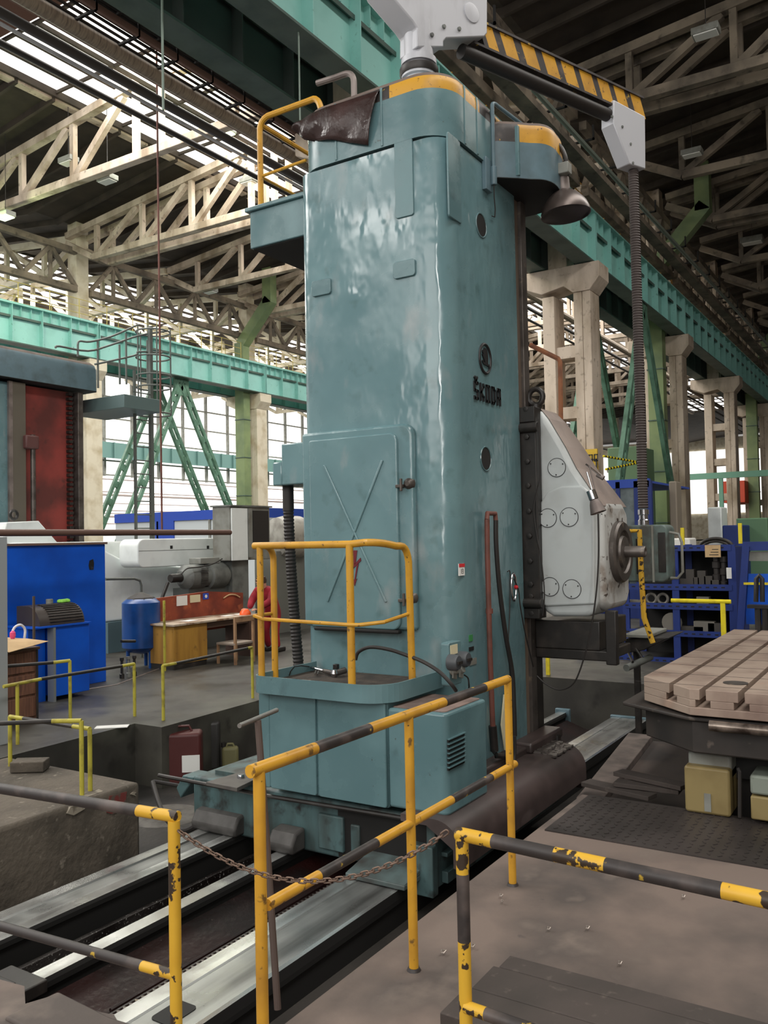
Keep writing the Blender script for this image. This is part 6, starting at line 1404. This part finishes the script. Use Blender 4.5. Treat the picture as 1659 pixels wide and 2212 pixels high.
c = AY(31, 1371, Yd+.12); solo('pink_bottle', MB().lathe([(.02, 0), (.032, .03), (.03, .07), (.012, .09)], (c.x, Yd+.15, zz+.1), n=14), PINK, 'small pink bottle in the open carton', 'bottle')
# pressure tank
t = thing('pressure_tank', 'blue upright pressure tank with black cover between cabinet and desk', 'tank', (9, 10.6, FZ))
c = AY(305, 1350, 10.6); r_ = (AY(343, 1350, 10.6).x-AY(268, 1350, 10.6).x)*.5*.83; zt6, zb6 = AY(305, 1293, 10.6).z, AY(305, 1405, 10.6).z
part('vessel', MB().lathe([(.05, zb6-.05), (r_*.7, zb6-.01), (r_, zb6+.06), (r_, zt6-.06), (r_*.75, zt6+.0), (.05, zt6+.02)], (c.x, 10.6, 0), n=32), BLUET, t)
m = MB(); m.lathe([(r_*.85, zt6-.03), (r_*.7, zt6+.02), (.06, zt6+.09), (.02, zt6+.1)], (c.x, 10.6, 0), n=9); part('black_cover', m, RUB, t, smooth=0)
for k in range(3):
    a_ = 2*math.pi*k/3+.5; part('leg', MB().cyl((c.x+r_*.7*math.cos(a_), 10.6+r_*.7*math.sin(a_), FZ), (c.x+r_*.7*math.cos(a_), 10.6+r_*.7*math.sin(a_), zb6+.05), .03, 8), BLUET, t)
t = thing('valve_manifold', 'small black pipe manifold in front of the blue pressure tank', 'valve', (8.6, 10.0, FZ))
for k, px in enumerate((263, 277, 290)):
    a = AY(px, 1420, 10.0); part('valve_body', MB().lathe([(.035, 0), (.035, .06), (.02, .07), (.02, .25), (.03, .26), (.03, .3)], (a.x, 10.0, FZ), n=10), BLK if k != 1 else PALEG, t)
part('manifold_pipe', MB().tube([AY(262, 1385, 10.0), AY(292, 1385, 10.0)], .022, 8), BLK, t)
m = MB(); m.tube([AY(228, 1251, 11.5), AY(290, 1250, 11.5), AY(302, 1254, 11.5), AY(305, 1265, 11.5), (AY(305, 1310, 11.5).x, 11.5, FZ)], .022, 8); solo('grey_handrail', m, LDM, 'grey bent handrail behind the blue pressure tank', 'handrail')
m = MB(); m.tube(smooth_pts([AY(352, 1320, 10.7), AY(345, 1330, 10.7), AY(347, 1360, 10.6), AY(352, 1395, 10.4), AY(360, 1412, 10.2)]), .02, 8); solo('black_hose', m, RUB, 'black hose hanging between the pressure tank and the desk', 'hose')
# desk
DK = thing('wooden_desk', 'yellowed plywood desk with a copper-red back board', 'desk', (10.5, 10, FZ))
Yk = 9.85
dx0, dx1, dx2, dx3 = AY(376, 1400, Yk).x, AY(448, 1400, Yk).x, AY(460, 1400, Yk).x, AY(560, 1400, Yk).x
zdt = AY(430, 1342, Yk).z
part('pedestal', MB().box(dx0, dx1, Yk, Yk+.55, FZ+.08, zdt-.03), WOOD, DK, bevel=.004); part('plinth', MB().box(dx0+.01, dx1-.01, Yk+.01, Yk+.54, FZ, FZ+.08), BLK, DK)
part('pedestal', MB().box(dx3-.25, dx3, Yk, Yk+.55, FZ, zdt-.03), P('dark_pedestal', (70, 50, 42), .6), DK)
part('desk_top', MB().box(dx0-.05, dx3+.03, Yk-.05, Yk+.62, zdt-.03, zdt), P('worn_top', (176, 160, 140), .5, 0, [((130, 100, 76), 5, .5, .6)]), DK, bevel=.003)
part('drawer', MB().box(dx1+.02, dx3-.26, Yk+.02, Yk+.1, zdt-.13, zdt-.035), P('dark_drawer', (80, 60, 48), .6), DK)
zbd = AY(372, 1287, Yk+.6).z
part('back_board', MB().prism([(dx0-.12, zdt-.25), (dx3+.3, zdt-.25), (dx3+.3, zbd-.06), (dx3-.6, zbd+.02), (dx0-.0, zbd-.03), (dx0-.12, zbd-.12)], 'y', Yk+.62, Yk+.66), ORNG, DK)
for (p0, p1, mt, nm) in (((383, 1288), (406, 1307), PAPER, 'notice'), ((412, 1286), (434, 1300), PAPERY, 'notice'), ((440, 1282), (452, 1294), BLUEM, 'badge')):
    a, b = AY(*p0, Yk+.6), AY(*p1, Yk+.6); nt_ = part(nm, MB().box(a.x, b.x, Yk+.612, Yk+.62, b.z, a.z), mt, DK)
    if nm == 'badge': part('badge_disc', MB().cyl(((a.x+b.x)/2, Yk+.612, (a.z+b.z)/2), ((a.x+b.x)/2, Yk+.606, (a.z+b.z)/2), .028, 16), PAPER, nt_)
a = AY(504, 1288, Yk+.58); part('cable_arc', MB().tube(smooth_pts([AY(483, 1292, Yk+.6), AY(495, 1285, Yk+.6), AY(508, 1285, Yk+.6), AY(518, 1290, Yk+.6)]), .012, 8), CARD, DK)
part('side_pipe', MB().cyl((dx0-.1, Yk+.1, FZ), (dx0-.1, Yk+.1, AY(362, 1298, Yk).z), .02, 8), YELF, DK)
for k, (p, w, h_) in enumerate((((405, 1338), .22, .18), ((520, 1334), .22, .16), ((490, 1330), .2, .12))):
    c = AY(*p, Yk+.25); solo('paper_sheet', MB().box(c.x-w/2, c.x+w/2, Yk+.12+.03*k, Yk+.12+h_+.03*k, zdt+.001+.0, zdt+.006), PAPER, ['white papers at the left end of the desk top', 'white notebook near the right end of the desk top', 'loose sheet in the middle of the desk top'][k], 'paper')
t = thing('wooden_chair', 'worn light wooden chair standing in front of the desk', 'chair', (10.6, 9.6, FZ))
xc0, xc1 = AY(485, 1400, 9.6).x, AY(524, 1400, 9.6).x; zs = AY(500, 1388, 9.6).z
for x in (xc0, xc1):
    part('leg', MB().box(x-.018, x+.018, 9.35, 9.39, FZ, AY(505, 1333, 9.4).z), WOODL, t); part('leg', MB().box(x-.018, x+.018, 9.72, 9.755, FZ, zs), WOODL, t)
part('seat', MB().box(xc0-.02, xc1+.02, 9.36, 9.76, zs-.02, zs+.015), P('greyseat', (136, 124, 112), .8), t, bevel=.005); part('backrest', MB().box(xc0, xc1, 9.34, 9.36, AY(505, 1345, 9.4).z, AY(505, 1333, 9.4).z), WOODL, t, bevel=.004)
# person at the desk in red overalls
def skin_body(name, verts, edges, radii, mat, parent, sub=2):
    me = bpy.data.meshes.new(name); me.from_pydata([tuple(v) for v in verts], edges, []); me.update()
    o = bpy.data.objects.new(name, me); C.objects.link(o); me.materials.append(mat)
    s = o.modifiers.new('skin', 'SKIN'); 
    if not me.skin_vertices: me.skin_vertices.new() if hasattr(me.skin_vertices, 'new') else None
    for i, r in enumerate(radii): me.skin_vertices[0].data[i].radius = (r, r) if not isinstance(r, tuple) else r
    me.skin_vertices[0].data[0].use_root = True
    u = o.modifiers.new('sub', 'SUBSURF'); u.levels = sub; u.render_levels = sub; s.use_smooth_shade = True
    attach(o, parent); note(o); return o
PR = thing('person', 'person in red overalls bending over the right end of the desk', 'person', (11.5, 9.9, FZ))
hx_, hy_ = AY(583, 1330, 9.9).x, 9.9
V = [(hx_+.10, hy_, .52), (hx_+.06, hy_, .66), (hx_-.02, hy_, .80), (hx_-.10, hy_, .90), (hx_-.16, hy_, .95),
     (hx_-.12, hy_-.17, .88), (hx_-.22, hy_-.22, .72), (hx_-.46, hy_-.12, .60), (hx_-.12, hy_+.17, .88), (hx_-.22, hy_+.22, .72), (hx_-.40, hy_+.12, .60),
     (hx_+.08, hy_-.10, .46), (hx_+.0, hy_-.12, .16), (hx_+.06, hy_-.12, -.13), (hx_+.08, hy_+.10, .46), (hx_+.02, hy_+.12, .16), (hx_+.1, hy_+.12, -.13)]
E_ = [(0, 1), (1, 2), (2, 3), (3, 4), (3, 5), (5, 6), (6, 7), (3, 8), (8, 9), (9, 10), (0, 11), (11, 12), (12, 13), (0, 14), (14, 15), (15, 16)]
Rr = [.13, .13, .14, .13, .05, .085, .075, .05, .085, .075, .05, .09, .07, .055, .09, .07, .055]
if True:
    try: skin_body('overalls', V, E_, Rr, REDC, PR)
    except Exception as ex: print('skin failed', ex)
hd = Vector((hx_-.22, hy_, 1.03))
part('head', MB().lathe([(.03, -.12), (.07, -.09), (.085, -.02), (.09, .04), (.075, .09), (.03, .12)], hd, (-.35, 0, 1), 18), SKINC, PR)
part('hair', MB().lathe([(.092, .0), (.098, .05), (.08, .105), (.03, .13)], hd, (-.1, 0, 1), 18), P('brown_hair', (66, 48, 38), .8), PR)
part('nose', MB().lathe([(.012, 0), (.008, .03)], hd+Vector((-.085, 0, -.02)), (-1, 0, -.4), 8), SKINC, PR)
for s in (-1, 1):
    hnd = Vector((hx_-.50, hy_-.12*1 if s < 0 else hy_+.12, .59))
    m = MB(); m.obox(hnd, (.04, 0, -.006), (0, .035, 0), (.002, 0, .012))
    for k in range(4):
        b0 = hnd+Vector((-.04, -.026+.0175*k, -.002)); Lf = (.055, .065, .062, .048)[k]; m.tube([b0, b0+Vector((-Lf*.5, 0, .002)), b0+Vector((-Lf, 0, -.014))], [.009, .008, .006], 8)
    b0 = hnd+Vector((.0, -.035*s, 0)); m.tube([b0, b0+Vector((-.03, -.022*s, 0)), b0+Vector((-.055, -.026*s, -.008))], [.011, .009, .007], 8)
    part('hand', m, SKINC, PR, bevel=.004)
    part('shoe', MB().box(hx_+.0, hx_+.24, hy_+s*.12-.045, hy_+s*.12+.045, FZ, FZ+.08), BLK, PR, bevel=.02)
c = AY(549, 1320, 9.75); solo('orange_helmet', MB().lathe([(.10, 0), (.09, .05), (.05, .09), (.01, .1)], (c.x, 9.95, zdt+.001), n=18), P('orange_plastic', (238, 92, 30), .4), 'orange helmet on the desk beside the person in red', 'helmet')
# ================================================================== LOW RAILINGS AROUND THE PIT, LEFT
def low_rail(label, pts_top, posts, dark_from=None, z=None, r=.018, cols=None):
    t = thing('low_railing', label, 'railing', (pts_top[0][0], pts_top[0][1], FZ))
    part('top_rail', MB().tube(pts_top, r, 10, True, 0, cols), [YELF, BLK], t)
    for p in posts: part('post', MB().cyl((p[0], p[1], FZ), (p[0], p[1], p[2]), r, 8), YELF, t)
def hz(px, py, base): # top point above base position
    x, y = base; d = ray(px, py); t_ = (x*d.x+y*d.y)/(d.x**2+d.y**2); return HC+d.z*t_
b1_ = AZ(353, 1556, FZ); b2_ = AZ(546, 1508, FZ); h1 = hz(353, 1438, (b1_.x, b1_.y)); 
Q = b1_+(b2_-b1_)*.13
low_rail('low rail with thin post in front of the desk, ending beside the operator stand', [(b1_.x, b1_.y, h1), (Q.x, Q.y, h1), (b2_.x+(b1_.x-b2_.x)*.06, b2_.y, h1+.03), (b2_.x, b2_.y, h1+.03)], [(b1_.x, b1_.y, h1), (b2_.x, b2_.y, h1+.03)], cols=[0, 1, 0])
b3_ = AZ(291, 1547, FZ); b4_ = AZ(38, 1608, FZ); h3 = hz(291, 1434, (b3_.x, b3_.y)); h4 = hz(38, 1478, (b4_.x, b4_.y)); q1 = b3_+(b4_-b3_)*.12; q2 = b3_+(b4_-b3_)*.82
low_rail('long low rail on two posts running in front of the blue cabinets', [(b3_.x, b3_.y, h3), (q1.x, q1.y, h3), (q2.x, q2.y, h4+.01), (b4_.x-.15, b4_.y, h4)], [(b3_.x, b3_.y, h3), (b4_.x, b4_.y, h4)], cols=[0, 1, 0])
b5_ = AZ(152, 1566, FZ); b6_ = AX(-30, 1570, 5.2); h5 = hz(150, 1427, (b5_.x, b5_.y)); 
low_rail('low rail with a short yellow end in front of the brown drawer unit', [(b5_.x, b5_.y, h5), (b5_.x-.18, b5_.y+.04, h5), (4.9, 8.6, h5)], [(b5_.x, b5_.y, h5), (4.9, 8.6, h5)], cols=[0, 1])
b7_ = AZ(177, 1718, FZ); h7 = hz(174, 1557, (b7_.x, b7_.y))
low_rail('low rail on the concrete ledge, nearer of the two posts', [(b7_.x, b7_.y, h7), (b7_.x-.12, b7_.y+.2, h7), (3.3, 7.1, h7)], [(b7_.x, b7_.y, h7), (3.3, 7.1, h7)], cols=[0, 1])
b8_ = AZ(195, 1708, FZ); h8 = hz(188, 1575, (b8_.x, b8_.y)); b9_ = AZ(22, 1655, FZ); h9 = hz(18, 1548, (b9_.x, b9_.y))
low_rail('low rail crossing the concrete ledge behind the nearer posts', [(b8_.x, b8_.y, h8), (b8_.x-.0, b8_.y+.2, h8), (b9_.x, b9_.y-.2, h9), (b9_.x, b9_.y, h9)], [(b8_.x, b8_.y, h8), (b9_.x, b9_.y, h9)], cols=[0, 1, 0])
m = MB(); c = AZ(65, 1665, FZ); m.obox((c.x, c.y, FZ+.05), (.08, -.12, 0), (.07, .05, 0), (0, 0, .045)); solo('concrete_brick', m, CONB, 'loose concrete brick lying on the ledge at the left', 'brick', bevel=.008)
c = AZ(242, 1571, FZ); m = MB(); m.obox((c.x, c.y, FZ+.006), (.11, -.13, 0), (.05, .04, 0), (0, 0, .004)); solo('paper_sheet', m, PAPER, 'white sheet lying on the floor at the pit edge', 'paper')
for k, (px, py, w, h_, mt) in enumerate(((205, 1712, .10, .05, PAPER), (262, 1730, .08, .12, REDF), (290, 1720, .02, .02, PAPER))):
    pass
m = MB(); m.prism([(3.9, -.21), (4.9, -.23), (4.6, -.33), (4.3, -.26), (4.0, -.3)], 'y', 5.51, 5.53)
# jerry cans in the pit
def jerry(px, py, mat, label, s=1.0, lab=False):
    c = AZ(px, py, -.85); t = thing('jerry_can', label, 'jerry can', (c.x, c.y, -.85), None)
    ux, uy = Vector((.12, -.15, 0)).normalized()*.17*s, Vector((.15, .12, 0)).normalized()*.11*s
    m = MB(); m.obox((c.x, c.y, -.85+.24*s), ux, uy, (0, 0, .24*s)); part('can_body', m, mat, t, bevel=.035, seg=3)
    m = MB(); m.tube([Vector((c.x, c.y, -.85+.46*s))-ux*.5, Vector((c.x, c.y, -.85+.53*s))-ux*.3, Vector((c.x, c.y, -.85+.53*s))+ux*.3, Vector((c.x, c.y, -.85+.46*s))+ux*.5], .014, 8); part('handle', m, mat, t)
    part('cap', MB().lathe([(.03, 0), (.03, .05)], Vector((c.x, c.y, -.85+.47*s))-ux*.8, n=12), BLK, t)
    if lab:
        p = Vector((c.x, c.y, -.85+.2*s))-uy*1.03; m = MB(); m.obox(p+ux*.45, ux*.48, uy*.02, (0, 0, .09)); part('paper_label', m, PAPER, t)
jerry(398, 1690, REDJ, 'dark red jerry can with white paper label in the pit', 1.15, True)
jerry(440, 1660, P('black_can', (46, 44, 42), .5), 'black jerry can behind the dark red one in the pit', 1.15)
jerry(498, 1662, P('olive_can', (112, 108, 72), .6), 'small dirty olive canister in the pit left of the operator stand', .55)
m = MB(); a, b = AZ(330, 1690, -.6), AX(560, 1745, 5.2); m.tube([AZ(333, 1690, -.55), AX(420, 1715, 5.6), AX(545, 1745, 5.2)], .02, 8)
solo('pit_pipe', MB().tube([AX(333, 1688, 6.0), AX(420, 1703, 5.8)], .02, 8), BLK, 'dark pipe end reaching over the pit left of the sled', 'pipe')
m = MB(); m.tube(smooth_pts([AX(330, 1690, 5.9), AX(345, 1740, 5.6), AX(365, 1775, 5.4), AX(395, 1795, 5.3), AX(425, 1785, 5.2)]), .024, 8); solo('pit_hose', m, RUB, 'black hose drooping into the pit from the dark pipe end', 'hose')
m = MB(); c = AZ(360, 1760, -.84); m.lathe([(.35, 0), (.33, .01)], (c.x, c.y, -.849), n=24); solo('dusty_pit_plate', m, P('pit_grey_plate', (96, 92, 86), .6, 0, [((66, 62, 58), 6, .45, .6)]), 'grey gritty plate on the pit floor between the ledge and the sled', 'plate')
# portal of cables on the floor
m = MB(); m.tube([AZ(60, 1510, FZ), AZ(250, 1480, FZ), AZ(410, 1420, FZ)], .012, 6); solo('floor_pipe', m, ALU, 'thin pale pipe lying on the floor in front of the blue tank', 'pipe')
m = MB(); m.box(5, 60, 10.9, 10.95, FZ, FZ+.012)

t = thing('barrier_rope', 'yellow and black barrier rope strung beside the first near-row column', 'rope', tuple(AX(1345, 1000, 26.0)))
for (p0, p1) in (((1303, 985), (1382, 999)), ((1308, 1014), (1382, 999))):
    a, b = AX(*p0, 26.2), AX(*p1, 27.4); n_ = 24
    part('rope', MB().tube([a+(b-a)*(k/n_) for k in range(n_+1)], .035, 6, True, 0, [0, 1]), [YELN, BLACKL], t)
a, b = AX(1440, 1020, 46), AX(1680, 1034, 46); m = MB(); m.box(46, 46.2, b.y, a.y, (a.z+b.z)/2-.15, (a.z+b.z)/2+.15)
for y in (a.y, (a.y+b.y)/2): m.box(46.02, 46.18, y-.1, y+.1, FZ, (a.z+b.z)/2)
solo('green_gantry', m, P('gantry_green', (120, 172, 150), .6), 'pale green gantry bar crossing far behind the near-row columns', 'gantry')
